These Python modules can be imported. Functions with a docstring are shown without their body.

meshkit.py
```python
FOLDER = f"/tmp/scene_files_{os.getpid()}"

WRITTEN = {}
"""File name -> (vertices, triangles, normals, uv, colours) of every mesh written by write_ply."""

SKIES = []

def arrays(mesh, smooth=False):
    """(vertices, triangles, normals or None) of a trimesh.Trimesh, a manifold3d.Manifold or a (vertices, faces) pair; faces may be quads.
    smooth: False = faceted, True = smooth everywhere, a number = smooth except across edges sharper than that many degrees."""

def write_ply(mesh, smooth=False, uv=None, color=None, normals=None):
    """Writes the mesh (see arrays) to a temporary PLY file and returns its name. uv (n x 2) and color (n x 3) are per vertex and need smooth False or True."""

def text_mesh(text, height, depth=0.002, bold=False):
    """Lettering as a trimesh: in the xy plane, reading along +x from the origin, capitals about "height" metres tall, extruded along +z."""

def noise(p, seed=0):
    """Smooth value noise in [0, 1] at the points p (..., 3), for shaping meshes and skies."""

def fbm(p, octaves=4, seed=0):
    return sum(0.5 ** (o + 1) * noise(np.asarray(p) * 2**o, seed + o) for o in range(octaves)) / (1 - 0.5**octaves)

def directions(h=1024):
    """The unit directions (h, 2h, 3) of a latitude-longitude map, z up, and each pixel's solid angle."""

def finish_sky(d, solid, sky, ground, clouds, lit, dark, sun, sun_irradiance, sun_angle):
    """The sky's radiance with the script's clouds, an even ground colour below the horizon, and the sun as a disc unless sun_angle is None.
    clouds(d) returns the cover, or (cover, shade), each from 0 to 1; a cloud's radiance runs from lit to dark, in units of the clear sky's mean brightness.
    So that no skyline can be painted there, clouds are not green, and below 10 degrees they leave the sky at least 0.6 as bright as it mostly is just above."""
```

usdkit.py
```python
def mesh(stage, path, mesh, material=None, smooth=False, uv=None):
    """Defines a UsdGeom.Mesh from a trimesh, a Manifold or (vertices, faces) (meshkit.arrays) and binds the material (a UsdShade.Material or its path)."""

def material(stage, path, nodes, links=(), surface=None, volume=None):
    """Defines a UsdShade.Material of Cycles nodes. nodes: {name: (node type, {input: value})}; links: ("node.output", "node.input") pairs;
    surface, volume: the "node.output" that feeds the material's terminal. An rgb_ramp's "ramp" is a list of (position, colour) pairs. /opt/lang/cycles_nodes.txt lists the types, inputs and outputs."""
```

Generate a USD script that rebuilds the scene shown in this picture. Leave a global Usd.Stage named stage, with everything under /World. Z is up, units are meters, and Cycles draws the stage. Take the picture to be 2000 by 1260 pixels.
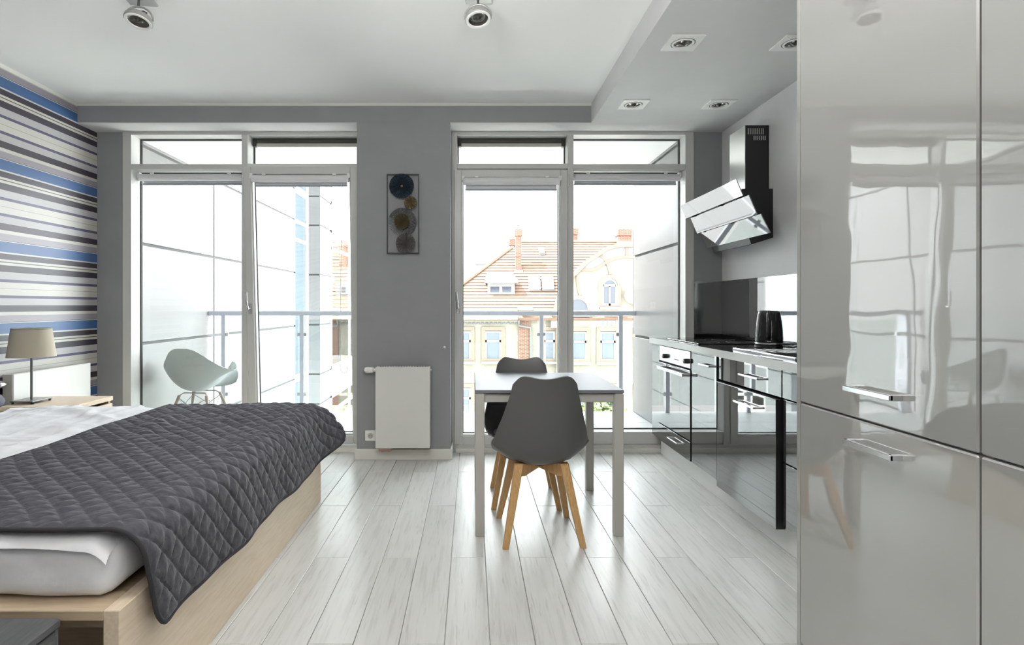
import math
import numpy as np
import trimesh
import usdkit
import meshkit
from pxr import Usd, UsdGeom, UsdLux, UsdShade, Gf, Sdf
from shapely.geometry import Polygon, LineString, Point
from scipy.interpolate import PchipInterpolator, CubicSpline

stage = Usd.Stage.CreateInMemory()
UsdGeom.SetStageUpAxis(stage, 'Z')
UsdGeom.SetStageMetersPerUnit(stage, 1.0)
UsdGeom.Xform.Define(stage, '/World')
UsdGeom.Scope.Define(stage, '/World/Looks')

# ------------------------------------------------------------------ camera, sky, sun, exposure
EYE = 1.17
F_PX, VX, VY = 1100.0, 921.0, 597.0          # focal length and vanishing point in the 2000 x 1260 frame
cam = UsdGeom.Camera.Define(stage, '/World/camera')
cam.AddTranslateOp().Set(Gf.Vec3d(0, 0, EYE))
cam.AddRotateXOp().Set(90.0)
cam.CreateHorizontalApertureAttr(36.0)
cam.CreateVerticalApertureAttr(36.0 * 1260 / 2000)
cam.CreateFocalLengthAttr(36.0 * F_PX / 2000)
cam.CreateHorizontalApertureOffsetAttr(36.0 * (1000 - VX) / 2000)
cam.CreateVerticalApertureOffsetAttr(-36.0 * (630 - VY) / 2000)
cam.CreateClippingRangeAttr(Gf.Vec2f(0.05, 2000))
cam.CreateFStopAttr(0.0)
cam.CreateExposureAttr(0.52)

sky = UsdLux.DomeLight.Define(stage, '/World/sky')
sky.CreateIntensityAttr(2.8)
sky.CreateColorAttr(Gf.Vec3f(0.93, 0.97, 1.0))
sun = UsdLux.DistantLight.Define(stage, '/World/sun')
sun.CreateIntensityAttr(6.0)
sun.CreateNormalizeAttr(True)
sun.CreateAngleAttr(0.6)
sun.CreateColorAttr(Gf.Vec3f(1.0, 0.95, 0.86))
# light travels along -Z of the lamp; towards the sun is (-0.55, -0.09, 0.83)
sun.AddRotateXYZOp().Set(Gf.Vec3f(5.2, -33.4, 0.0))

UPLIGHT = 195.0                              # added fill: strength of an uplighter out of view behind the camera
CEILING_LAMP = 31.0                         # added fill: glow of a globe hung above the view

def at(px, py, y):
    """A point of the place at depth y: used for measuring the far houses."""
    return ((px - VX) * y / F_PX, y, EYE + (VY - py) * y / F_PX)

# ------------------------------------------------------------------ helpers: naming and prims
used = {}
def numbered(parent, name):
    k = parent + '/' + name
    n = used.get(k, 0)
    used[k] = n + 1
    return k if n == 0 else '%s_%03d' % (k, n)

def keys(p, label=None, cat=None, group=None, kind=None):
    for k, v in (('label', label), ('category', cat), ('group', group), ('kind', kind)):
        if v:
            p.SetCustomDataByKey(k, v)
    return p

def obj(name, mesh, m, parent=None, smooth=False, label=None, kind=None):
    base = str(parent.GetPath()) if parent else '/World'
    path = numbered(base, name)
    if isinstance(mesh, (list, tuple)) and len(mesh) and hasattr(mesh[0], 'vertices'):
        mesh = trimesh.util.concatenate(list(mesh))
    g = usdkit.mesh(stage, path, mesh, MAT[m] if isinstance(m, str) else m, smooth=smooth)
    return keys(g.GetPrim(), label=label, kind=kind)

def thing(name, label, cat, loc=(0, 0, 0), rot=(0, 0, 0), group=None, kind=None):
    x = UsdGeom.Xform.Define(stage, numbered('/World', name))
    x.AddTranslateOp().Set(Gf.Vec3d(*map(float, loc)))
    if any(rot):
        x.AddRotateXYZOp().Set(Gf.Vec3f(*map(float, rot)))
    return keys(x.GetPrim(), label, cat, group, kind)

def tag(p, label, cat, group=None, kind=None):
    return keys(p, label, cat, group, kind)

def struct(name, mesh, m, label, cat, smooth=False):
    return keys(obj(name, mesh, m, None, smooth), label, cat, None, 'structure')

def dup(root, loc, rotz, label, group=None):
    was = root.GetCustomData()
    r = thing(root.GetName(), label, was['category'], loc, (0, 0, rotz), group or was.get('group'))
    r.GetReferences().AddInternalReference(root.GetPath())
    r.SetInstanceable(True)
    return r

# ------------------------------------------------------------------ helpers: shapes
def bx(x0, x1, y0, y1, z0, z1, c=0.0):
    if c <= 0:
        m = trimesh.creation.box((x1 - x0, y1 - y0, z1 - z0))
        m.apply_translation(((x0 + x1) / 2, (y0 + y1) / 2, (z0 + z1) / 2))
        return m
    c = min(c, (x1 - x0) / 2.2, (y1 - y0) / 2.2, (z1 - z0) / 2.2)
    pts = []
    for x, sx in ((x0, 1), (x1, -1)):
        for y, sy in ((y0, 1), (y1, -1)):
            for z, sz in ((z0, 1), (z1, -1)):
                pts += [(x, y + sy * c, z + sz * c), (x + sx * c, y, z + sz * c), (x + sx * c, y + sy * c, z)]
    return trimesh.convex.convex_hull(np.array(pts))

def hull(pts):
    return trimesh.convex.convex_hull(np.array(pts, float))

def prism(poly, lo, hi, axis):
    """poly in (x, z) for axis y, (y, z) for axis x, (x, y) for axis z."""
    p = poly if hasattr(poly, 'geom_type') else Polygon(poly)
    parts = []
    for g in getattr(p, 'geoms', [p]):
        parts.append(trimesh.creation.extrude_polygon(g, hi - lo, engine='earcut'))
    m = trimesh.util.concatenate(parts)
    v, f = np.array(m.vertices), np.array(m.faces)
    if axis == 'z':
        v = np.stack([v[:, 0], v[:, 1], v[:, 2] + lo], 1)
    elif axis == 'y':
        v = np.stack([v[:, 0], v[:, 2] + lo, v[:, 1]], 1)
        f = f[:, ::-1]
    else:
        v = np.stack([v[:, 2] + lo, v[:, 0], v[:, 1]], 1)
    return trimesh.Trimesh(v, f, process=False)

def lathe(prof, n=32, axis='z', closed=False):
    p = np.array(prof, float)
    a = np.arange(n) * 2 * np.pi / n
    v = np.stack([p[:, None, 0] * np.cos(a), p[:, None, 0] * np.sin(a), np.repeat(p[:, 1][:, None], n, 1)], -1).reshape(-1, 3)
    f = []
    k = len(p)
    for i in range(k if closed else k - 1):
        i2 = (i + 1) % k
        for j in range(n):
            j2 = (j + 1) % n
            f += [(i * n + j, i * n + j2, i2 * n + j2), (i * n + j, i2 * n + j2, i2 * n + j)]
    m = trimesh.Trimesh(v, f, process=False)
    if axis == 'x':
        m.apply_transform(trimesh.transformations.rotation_matrix(np.pi / 2, [0, 1, 0]))
    elif axis == 'y':
        m.apply_transform(trimesh.transformations.rotation_matrix(-np.pi / 2, [1, 0, 0]))
    return m

def tube(path, r, sides=8, closed=False, caps=True):
    p = np.array(path, float)
    n = len(p)
    t = (np.roll(p, -1, 0) - np.roll(p, 1, 0)) if closed else np.gradient(p, axis=0)
    t /= np.linalg.norm(t, axis=1, keepdims=True) + 1e-12
    up = np.array([0, 0, 1.0]) if abs(t[0][2]) < 0.9 else np.array([1.0, 0, 0])
    a = np.cross(up, t[0]); a /= np.linalg.norm(a)
    A = []
    for i in range(n):
        a = a - t[i] * np.dot(a, t[i]); a /= np.linalg.norm(a) + 1e-12
        A.append(a)
    A = np.array(A); B = np.cross(t, A)
    ang = np.arange(sides) * 2 * np.pi / sides
    rr = np.broadcast_to(np.asarray(r, float), (n,))[:, None, None]
    v = (p[:, None] + rr * (np.cos(ang)[None, :, None] * A[:, None] + np.sin(ang)[None, :, None] * B[:, None])).reshape(-1, 3)
    f = []
    for i in range(n if closed else n - 1):
        i2 = (i + 1) % n
        for j in range(sides):
            j2 = (j + 1) % sides
            f += [(i * sides + j, i * sides + j2, i2 * sides + j2), (i * sides + j, i2 * sides + j2, i2 * sides + j)]
    if caps and not closed:
        v = np.vstack([v, p[:1], p[-1:]])
        for j in range(sides):
            j2 = (j + 1) % sides
            f += [(n * sides, j2, j), (n * sides + 1, (n - 1) * sides + j, (n - 1) * sides + j2)]
    return trimesh.Trimesh(v, f, process=False)

def moved(m, loc=(0, 0, 0), rot=(0, 0, 0)):
    m = m.copy()
    for k, ax in enumerate(([1, 0, 0], [0, 1, 0], [0, 0, 1])):
        if rot[k]:
            m.apply_transform(trimesh.transformations.rotation_matrix(math.radians(rot[k]), ax))
    m.apply_translation(loc)
    return m

def grid_faces(nu, nv, flip=False):
    i, j = np.meshgrid(np.arange(nu - 1), np.arange(nv - 1), indexing='ij')
    q = np.stack([i * nv + j, (i + 1) * nv + j, (i + 1) * nv + j + 1, i * nv + j + 1], -1).reshape(-1, 4)
    f = np.vstack([q[:, [0, 1, 2]], q[:, [0, 2, 3]]])
    return f[:, ::-1] if flip else f

def grid_normals(P):
    du, dv = np.gradient(P, axis=0), np.gradient(P, axis=1)
    n = np.cross(du, dv)
    return n / (np.linalg.norm(n, axis=-1, keepdims=True) + 1e-12)

def sheet(P, th):
    """A grid of points (nu, nv, 3) as a closed shell of thickness th; the second skin lies against the grid's normal."""
    nu, nv = P.shape[:2]
    N = grid_normals(P)
    Q = P - N * th
    f1 = grid_faces(nu, nv)
    n = nu * nv
    f2 = grid_faces(nu, nv, True) + n
    idx = np.arange(n).reshape(nu, nv)
    ring = np.concatenate([idx[:-1, 0], idx[-1, :-1], idx[:0:-1, -1], idx[0, :0:-1]])
    r2 = np.roll(ring, -1)
    f3 = np.vstack([np.stack([ring, ring + n, r2 + n], 1), np.stack([ring, r2 + n, r2], 1)])
    m = trimesh.Trimesh(np.vstack([P.reshape(-1, 3), Q.reshape(-1, 3)]), np.vstack([f1, f2, f3]), process=False)
    return m, P.reshape(-1, 3)[ring]

def rbox(x0, x1, y0, y1, z0, z1, r, step):
    """A box with round edges and a fine surface."""
    d = np.array([x1 - x0, y1 - y0, z1 - z0]); c = np.array([x0 + x1, y0 + y1, z0 + z1]) / 2
    faces, verts, n0 = [], [], 0
    for ax in range(3):
        a, b = [k for k in range(3) if k != ax]
        na, nb = max(3, int(d[a] / step) + 1), max(3, int(d[b] / step) + 1)
        for s in (-1, 1):
            A, B = np.meshgrid(np.linspace(-d[a] / 2, d[a] / 2, na), np.linspace(-d[b] / 2, d[b] / 2, nb), indexing='ij')
            P = np.zeros(A.shape + (3,)); P[..., a] = A; P[..., b] = B; P[..., ax] = s * d[ax] / 2
            flip = (s > 0) == (ax == 1)
            faces.append(grid_faces(na, nb, flip) + n0); verts.append(P.reshape(-1, 3)); n0 += na * nb
    v = np.vstack(verts)
    inner = np.clip(v, -d / 2 + r, d / 2 - r)
    q = v - inner
    v = inner + q / (np.linalg.norm(q, axis=1, keepdims=True) + 1e-12) * r
    m = trimesh.Trimesh(v + c, np.vstack(faces), process=False)
    m.merge_vertices(digits_vertex=6)
    return m

# ------------------------------------------------------------------ materials
MAT = {}
def P(name, base, rough=0.5, metal=0.0, **kw):
    MAT[name] = usdkit.material(stage, '/World/Looks/' + name, {'p': ('principled_bsdf', dict(base_color=base, roughness=rough, metallic=metal, **kw))}, [], surface='p.BSDF')

def PN(name, c1, c2, scale, stretch=(1, 1, 1), rough=0.5, detail=4, bump=0.0, bdist=0.002, ramp=(0.35, 0.65), rand=0.0, space='position', **kw):
    """Two colours mixed by noise in object or world space; optional bump from the same noise; rand shifts the tone from piece to piece."""
    src = 'geo.position' if space == 'position' else 'tc.object'
    nodes = {'map': ('mapping', {'scale': stretch}), 'n': ('noise_texture', {'scale': scale, 'detail': detail, 'roughness': 0.6}),
             'r': ('rgb_ramp', {'ramp': [(0, c1), (ramp[0], c1), (ramp[1], c2), (1, c2)]}),
             'p': ('principled_bsdf', dict(roughness=rough, **kw))}
    nodes['geo' if space == 'position' else 'tc'] = ('geometry', {}) if space == 'position' else ('texture_coordinate', {})
    links = [(src, 'map.vector'), ('map.vector', 'n.vector'), ('n.fac', 'r.fac')]
    last = 'r.color'
    if rand:
        nodes['oi'] = ('object_info', {})
        nodes['mr'] = ('map_range', {'from_min': 0.0, 'from_max': 1.0, 'to_min': 1 - rand, 'to_max': 1 + rand})
        nodes['hv'] = ('hsv', {'fac': 1.0})
        links += [('oi.random', 'mr.value'), ('mr.result', 'hv.value'), (last, 'hv.color')]
        last = 'hv.color'
    links.append((last, 'p.base_color'))
    if bump:
        nodes['b'] = ('bump', {'strength': bump, 'distance': bdist})
        links += [('n.fac', 'b.height'), ('b.normal', 'p.normal')]
    MAT[name] = usdkit.material(stage, '/World/Looks/' + name, nodes, links, surface='p.BSDF')

P('ceiling_white', (0.90, 0.90, 0.885), 0.9)
PN('grey_paint', (0.275, 0.281, 0.292), (0.29, 0.296, 0.307), 6, rough=0.75, bump=0.05, bdist=0.001)
PN('soffit_paint', (0.645, 0.648, 0.65), (0.665, 0.668, 0.67), 6, rough=0.75)
P('frame_white', (0.57, 0.57, 0.557), 0.35)
P('trim_white', (0.72, 0.71, 0.67), 0.45)
P('plain_white', (0.80, 0.80, 0.79), 0.4)
P('rear_white', (0.80, 0.79, 0.77), 0.8)
P('gasket_black', (0.03, 0.03, 0.03), 0.6)
P('vent_brown', (0.055, 0.053, 0.045), 0.5)
P('blind_white', (0.72, 0.72, 0.74), 0.6)
P('blind_bar', (0.35, 0.38, 0.42), 0.4)
P('steel', (0.62, 0.62, 0.61), 0.25, 1.0)
P('sink_steel', (0.26, 0.26, 0.25), 0.38, 1.0)
P('chrome', (0.80, 0.81, 0.83), 0.10, 1.0)
P('mirror_steel', (0.33, 0.33, 0.33), 0.03, 1.0)
P('black_gloss', (0.012, 0.012, 0.013), 0.08)
P('black_satin', (0.016, 0.016, 0.017), 0.35)
P('black_matt', (0.02, 0.02, 0.02), 0.7)
P('front_gloss', (0.03, 0.031, 0.033), 0.02, ior=3.6)
P('backsplash_glass', (0.075, 0.08, 0.083), 0.03, ior=2.9)
P('oven_panel', (0.60, 0.60, 0.59), 0.16, 1.0)
P('worktop_edge', (0.55, 0.55, 0.54), 0.3)
P('worktop_top', (0.02, 0.02, 0.021), 0.10, ior=1.7)
P('table_white', (0.195, 0.202, 0.22), 0.5, specular_ior_level=0.2)
P('table_metal', (0.47, 0.46, 0.425), 0.4)
P('chair_grey', (0.105, 0.105, 0.103), 0.38)
P('cushion_grey', (0.16, 0.16, 0.158), 0.6)
P('radiator_white', (0.7, 0.695, 0.67), 0.35)
P('copper', (0.55, 0.36, 0.30), 0.35, 0.6)
P('socket_white', (0.80, 0.80, 0.78), 0.35)
P('shade_beige', (0.47, 0.42, 0.33), 0.8)
P('lamp_metal', (0.20, 0.20, 0.20), 0.35, 0.9)
P('spot_grey', (0.42, 0.42, 0.41), 0.4, 0.3)
P('spot_white', (0.86, 0.86, 0.84), 0.35)
P('bulb_glass', (0.10, 0.095, 0.085), 0.12, 0.6)
P('art_frame', (0.035, 0.042, 0.043), 0.5)
P('art_blue', (0.032, 0.047, 0.066), 0.4, 0.3)
P('art_gold', (0.26, 0.215, 0.135), 0.35, 0.7)
P('art_black', (0.022, 0.022, 0.026), 0.45, 0.3)
P('art_silver', (0.25, 0.235, 0.235), 0.4, 0.6)
P('rail_grey', (0.52, 0.55, 0.61), 0.4)
P('panel_white', (0.238, 0.238, 0.238), 0.22, specular_ior_level=0.25)
P('joint_grey', (0.12, 0.12, 0.12), 0.8)
P('soffit_white', (0.8, 0.8, 0.79), 0.8)
P('dark_glass', (0.1, 0.13, 0.155), 0.05, ior=1.6)
P('shell_white', (0.42, 0.46, 0.45), 0.35)
P('pale_wood', (0.34, 0.3, 0.25), 0.5)
P('wire_grey', (0.40, 0.40, 0.40), 0.4, 0.6)
P('binding', (0.035, 0.034, 0.038), 0.9)
PN('sheet_white', (0.79, 0.80, 0.84), (0.85, 0.86, 0.89), 14, rough=0.9, bump=0.25, bdist=0.006)
PN('pillow_grey', (0.13, 0.13, 0.17), (0.17, 0.17, 0.21), 20, rough=0.9, bump=0.3, bdist=0.004)
PN('chest_grey', (0.085, 0.09, 0.095), (0.12, 0.125, 0.13), 9, (12, 1, 12), rough=0.5, bump=0.2)
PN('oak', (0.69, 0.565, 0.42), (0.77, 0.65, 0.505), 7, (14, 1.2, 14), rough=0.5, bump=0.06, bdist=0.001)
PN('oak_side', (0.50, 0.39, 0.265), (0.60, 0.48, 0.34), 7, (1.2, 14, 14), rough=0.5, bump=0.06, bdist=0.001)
PN('beech', (0.52, 0.30, 0.115), (0.62, 0.385, 0.17), 8, (20, 20, 2.0), rough=0.45, space='object', bump=0.05, bdist=0.001)

def wood_floor():
    nodes = {'geo': ('geometry', {}), 'oi': ('object_info', {}),
             'off': ('math', {'math_type': 'multiply', 'value2': 37.0}), 'comb': ('combine_xyz', {}), 'add': ('vector_math', {'math_type': 'add'}),
             'map': ('mapping', {'scale': (26, 1.6, 1)}), 'n': ('noise_texture', {'scale': 1.7, 'detail': 5, 'roughness': 0.62}),
             'map2': ('mapping', {'scale': (60, 3.2, 1)}), 'n2': ('noise_texture', {'scale': 1.5, 'detail': 3, 'roughness': 0.5}),
             'r': ('rgb_ramp', {'ramp': [(0, (0.41, 0.41, 0.395)), (0.36, (0.55, 0.55, 0.535)), (0.5, (0.62, 0.62, 0.603)), (1, (0.665, 0.665, 0.65))]}),
             'r2': ('rgb_ramp', {'ramp': [(0, (1, 1, 1)), (0.62, (1, 1, 1)), (0.70, (0.82, 0.81, 0.79)), (1, (0.66, 0.65, 0.63))]}),
             'mx': ('mix', {'mix_type': 'multiply', 'fac': 1.0}),
             'mr': ('map_range', {'to_min': 0.955, 'to_max': 1.03}), 'hv': ('hsv', {'fac': 1.0}),
             'b': ('bump', {'strength': 0.12, 'distance': 0.001}),
             'p': ('principled_bsdf', {'roughness': 0.30, 'ior': 1.42, 'specular_ior_level': 0.32})}
    links = [('oi.random', 'off.value1'), ('off.value', 'comb.x'), ('off.value', 'comb.y'), ('geo.position', 'add.vector1'), ('comb.vector', 'add.vector2'),
             ('add.vector', 'map.vector'), ('map.vector', 'n.vector'), ('n.fac', 'r.fac'), ('add.vector', 'map2.vector'), ('map2.vector', 'n2.vector'), ('n2.fac', 'r2.fac'),
             ('r.color', 'mx.color1'), ('r2.color', 'mx.color2'), ('oi.random', 'mr.value'), ('mr.result', 'hv.value'), ('mx.color', 'hv.color'), ('hv.color', 'p.base_color'),
             ('n.fac', 'b.height'), ('b.normal', 'p.normal')]
    MAT['plank'] = usdkit.material(stage, '/World/Looks/plank', nodes, links, surface='p.BSDF')
wood_floor()

def wallpaper():
    blue, white, dark, purple = (0.075, 0.185, 0.44), (0.84, 0.84, 0.82), (0.058, 0.047, 0.068), (0.125, 0.11, 0.215)
    lg, cream, mauve, tan = (0.66, 0.64, 0.66), (0.83, 0.81, 0.75), (0.47, 0.44, 0.49), (0.55, 0.51, 0.42)
    bands = [(0, blue), (16.5, white), (18.7, dark), (27.8, cream), (31.5, (0.15, 0.14, 0.11)), (33, cream), (37, dark), (47.6, lg), (59, purple), (63.5, cream),
             (73, tan), (74.0, cream), (84.2, purple), (88.5, lg), (99.5, dark), (110, cream), (115.5, mauve), (126, dark), (126.8, white)]
    T = 128.0
    bands = [(a, tuple(0.63 * q for q in c)) for a, c in bands]
    ramp = []
    for i, (a, c) in enumerate(bands):
        b = bands[i + 1][0] if i + 1 < len(bands) else T
        ramp += [(a / T, c), (b / T - 1e-4, c)]
    z0, per = 1.5806, T * 4.508 / F_PX
    nodes = {'geo': ('geometry', {}), 's': ('separate_xyz', {}), 'sub': ('math', {'math_type': 'subtract', 'value1': z0}),
             'dv': ('math', {'math_type': 'divide', 'value2': per}), 'fr': ('math', {'math_type': 'fraction'}),
             'ad': ('math', {'math_type': 'add', 'value2': 10.0}),
             'r': ('rgb_ramp', {'ramp': ramp, 'interpolate': True}), 'p': ('principled_bsdf', {'roughness': 0.42})}
    links = [('geo.position', 's.vector'), ('s.z', 'sub.value2'), ('sub.value', 'dv.value1'), ('dv.value', 'ad.value1'), ('ad.value', 'fr.value1'), ('fr.value', 'r.fac'), ('r.color', 'p.base_color')]
    MAT['wallpaper'] = usdkit.material(stage, '/World/Looks/wallpaper', nodes, links, surface='p.BSDF')
wallpaper()

def lacquer():
    nodes = {'geo': ('geometry', {}), 'map': ('mapping', {'scale': (1, 1, 0.55)}), 'n': ('noise_texture', {'scale': 9.0, 'detail': 1.0, 'roughness': 0.4}),
             'b': ('bump', {'strength': 0.16, 'distance': 0.004}), 'p': ('principled_bsdf', {'base_color': (0.345, 0.345, 0.337), 'roughness': 0.025, 'ior': 2.9})}
    links = [('geo.position', 'map.vector'), ('map.vector', 'n.vector'), ('n.fac', 'b.height'), ('b.normal', 'p.normal')]
    MAT['lacquer_white'] = usdkit.material(stage, '/World/Looks/lacquer_white', nodes, links, surface='p.BSDF')
lacquer()

def pane(name, tint, ior=1.45, rough=0.0):
    nodes = {'t': ('transparent_bsdf', {'color': tint}), 'g': ('glossy_bsdf', {'color': (1, 1, 1), 'roughness': rough}), 'f': ('fresnel', {}), 'm': ('mix_closure', {}),
             'geo': ('geometry', {}), 'i': ('map_range', {'to_min': ior, 'to_max': 1.0 / ior})}   # the same on both faces of the sheet
    MAT[name] = usdkit.material(stage, '/World/Looks/' + name, nodes, [('geo.backfacing', 'i.value'), ('i.result', 'f.IOR'), ('f.fac', 'm.fac'), ('t.BSDF', 'm.closure1'), ('g.BSDF', 'm.closure2')], surface='m.closure')
pane('window_glass', (0.97, 0.98, 0.975), 1.3)
pane('rail_glass', (0.90, 0.94, 0.93), 1.3)

def quilt_cloth():
    nodes = {'geo': ('geometry', {}), 'map': ('mapping', {'scale': (9, 60, 60)}), 'n': ('noise_texture', {'scale': 1.0, 'detail': 4, 'roughness': 0.6}),
             'n2': ('noise_texture', {'scale': 700.0, 'detail': 1}), 'r': ('rgb_ramp', {'ramp': [(0.3, (0.043, 0.043, 0.056)), (0.7, (0.076, 0.076, 0.092))]}),
             'b': ('bump', {'strength': 0.55, 'distance': 0.006}), 'p': ('principled_bsdf', {'roughness': 0.75, 'sheen_weight': 0.18, 'sheen_roughness': 0.4})}
    links = [('geo.position', 'map.vector'), ('map.vector', 'n.vector'), ('n.fac', 'b.height'), ('b.normal', 'p.normal'), ('n.fac', 'r.fac'), ('r.color', 'p.base_color')]
    MAT['quilt'] = usdkit.material(stage, '/World/Looks/quilt', nodes, links, surface='p.BSDF')
quilt_cloth()

PN('stucco', (0.160, 0.142, 0.113), (0.182, 0.165, 0.138), 1.3, rough=0.95)
PN('stucco_grey', (0.125, 0.125, 0.12), (0.145, 0.145, 0.14), 1.0, rough=0.95)
P('stucco_trim', (0.11, 0.083, 0.068), 0.9)
P('surround_peach', (0.15, 0.112, 0.088), 0.9)
P('house_white', (0.19, 0.19, 0.19), 0.6)
P('house_glass', (0.035, 0.042, 0.055), 0.05)
P('curtain_pale', (0.085, 0.095, 0.115), 0.6)
PN('roof_tile', (0.088, 0.052, 0.034), (0.108, 0.067, 0.046), 3.0, (1, 1, 1), rough=0.85)
P('lead_grey', (0.1, 0.105, 0.11), 0.6)
P('asphalt', (0.55, 0.545, 0.53), 0.9)  # street out of view, kept pale so it bounces light up to the ceiling
PN('leaf', (0.05, 0.085, 0.015), (0.09, 0.12, 0.03), 2.0, rough=0.7)
P('bark', (0.12, 0.09, 0.06), 0.9)
P('far_grey', (0.14, 0.15, 0.16), 0.8)

def brickwork():
    nodes = {'geo': ('geometry', {}), 's': ('separate_xyz', {}), 'ad': ('math', {'math_type': 'add'}), 'c': ('combine_xyz', {}),
             'b': ('brick_texture', {'color1': (0.13, 0.042, 0.02), 'color2': (0.09, 0.028, 0.015), 'mortar': (0.15, 0.125, 0.105), 'scale': 1.0, 'mortar_size': 0.012, 'brick_width': 0.25, 'row_height': 0.08}),
             'p': ('principled_bsdf', {'roughness': 0.9})}
    links = [('geo.position', 's.vector'), ('s.x', 'ad.value1'), ('s.y', 'ad.value2'), ('ad.value', 'c.x'), ('s.z', 'c.y'), ('c.vector', 'b.vector'), ('b.color', 'p.base_color')]
    MAT['brick'] = usdkit.material(stage, '/World/Looks/brick', nodes, links, surface='p.BSDF')
brickwork()
PN('balcony_tile', (0.42, 0.425, 0.43), (0.47, 0.475, 0.48), 5, rough=0.5, rand=0.03)

# ------------------------------------------------------------------ the room shell
XL, XR, YB, YP, YREAR, ZC, ZS = -2.996, 2.005, 4.508, 4.28, -4.2, 2.705, 2.558
XS = 0.91                                      # left edge of the dropped kitchen ceiling
YW0, YW1 = 4.50, 4.66                          # window frames, front and back

fl = thing('floor', 'floor of white-washed grey planks laid towards the windows', 'floor', kind='structure')
obj('base', bx(XL - 0.2, XR + 0.2, YREAR - 0.2, 4.66, -0.3, -0.010), 'plain_white', fl)
obj('rear_strip', bx(XL, XR, YREAR, 0.595, -0.010, -0.0005), 'plain_white', fl)
PW, PL = 0.158, 1.344
for n in range(-15, 19):
    xa, xb = -0.726 + n * PW, -0.726 + (n + 1) * PW
    xa, xb = max(xa, XL), min(xb, XR)
    if xb - xa < 0.01:
        continue
    y0 = 2.616 if n % 2 == 0 else 3.292
    ks = [y0 + k * PL for k in range(-4, 4)]
    for a, b in zip(ks[:-1], ks[1:]):
        a2, b2 = max(a, 0.6), min(b, 4.56)
        if b2 - a2 < 0.02:
            continue
        obj('plank', bx(xa + 0.0009, xb - 0.0009, a2 + 0.0009, b2 - 0.0009, -0.012, 0.0, 0.0018), 'plank', fl)

struct('ceiling', bx(XL - 0.2, XR + 0.2, YREAR - 0.2, 4.66, ZC, ZC + 0.25), 'ceiling_white', 'flat white ceiling over bed and table', 'ceiling')
struct('ceiling_kitchen', bx(XS, XR + 0.1, YREAR, 4.66, ZS, ZC + 0.01), 'soffit_paint', 'lowered grey ceiling over the kitchen', 'ceiling')
struct('wall_left', bx(XL - 0.2, XL, YREAR - 0.2, 4.70, -0.2, ZC + 0.1), 'wallpaper', 'left wall papered in blue, purple, cream and black stripes', 'wall')
struct('wall_right', bx(XR, XR + 0.2, YREAR - 0.2, 4.70, -0.2, ZC + 0.1), 'soffit_paint', 'grey wall behind the kitchen', 'wall')
struct('wall_rear', bx(XL - 0.2, XR + 0.2, YREAR - 0.2, YREAR, -0.2, ZC + 0.1), 'rear_white', 'plain white rear wall of the room', 'wall')
struct('wall_back_left', bx(XL, -2.789, YB, 4.70, 0, ZS), 'grey_paint', 'narrow grey wall between striped wall and left window', 'wall')
struct('wall_back_right', bx(1.778, XR, YB, 4.70, 0, ZS), 'grey_paint', 'narrow grey wall between right window and kitchen wall', 'wall')
struct('wall_pillar', bx(-0.8716, -0.162, YP, 4.70, 0, ZS + 0.006), 'grey_paint', 'grey pillar wall between the two windows', 'wall')
struct('wall_beam', bx(XL, XS + 0.01, YP, 4.70, ZS + 0.004, ZC + 0.01), 'grey_paint', 'grey beam over the windows', 'wall')
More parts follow.
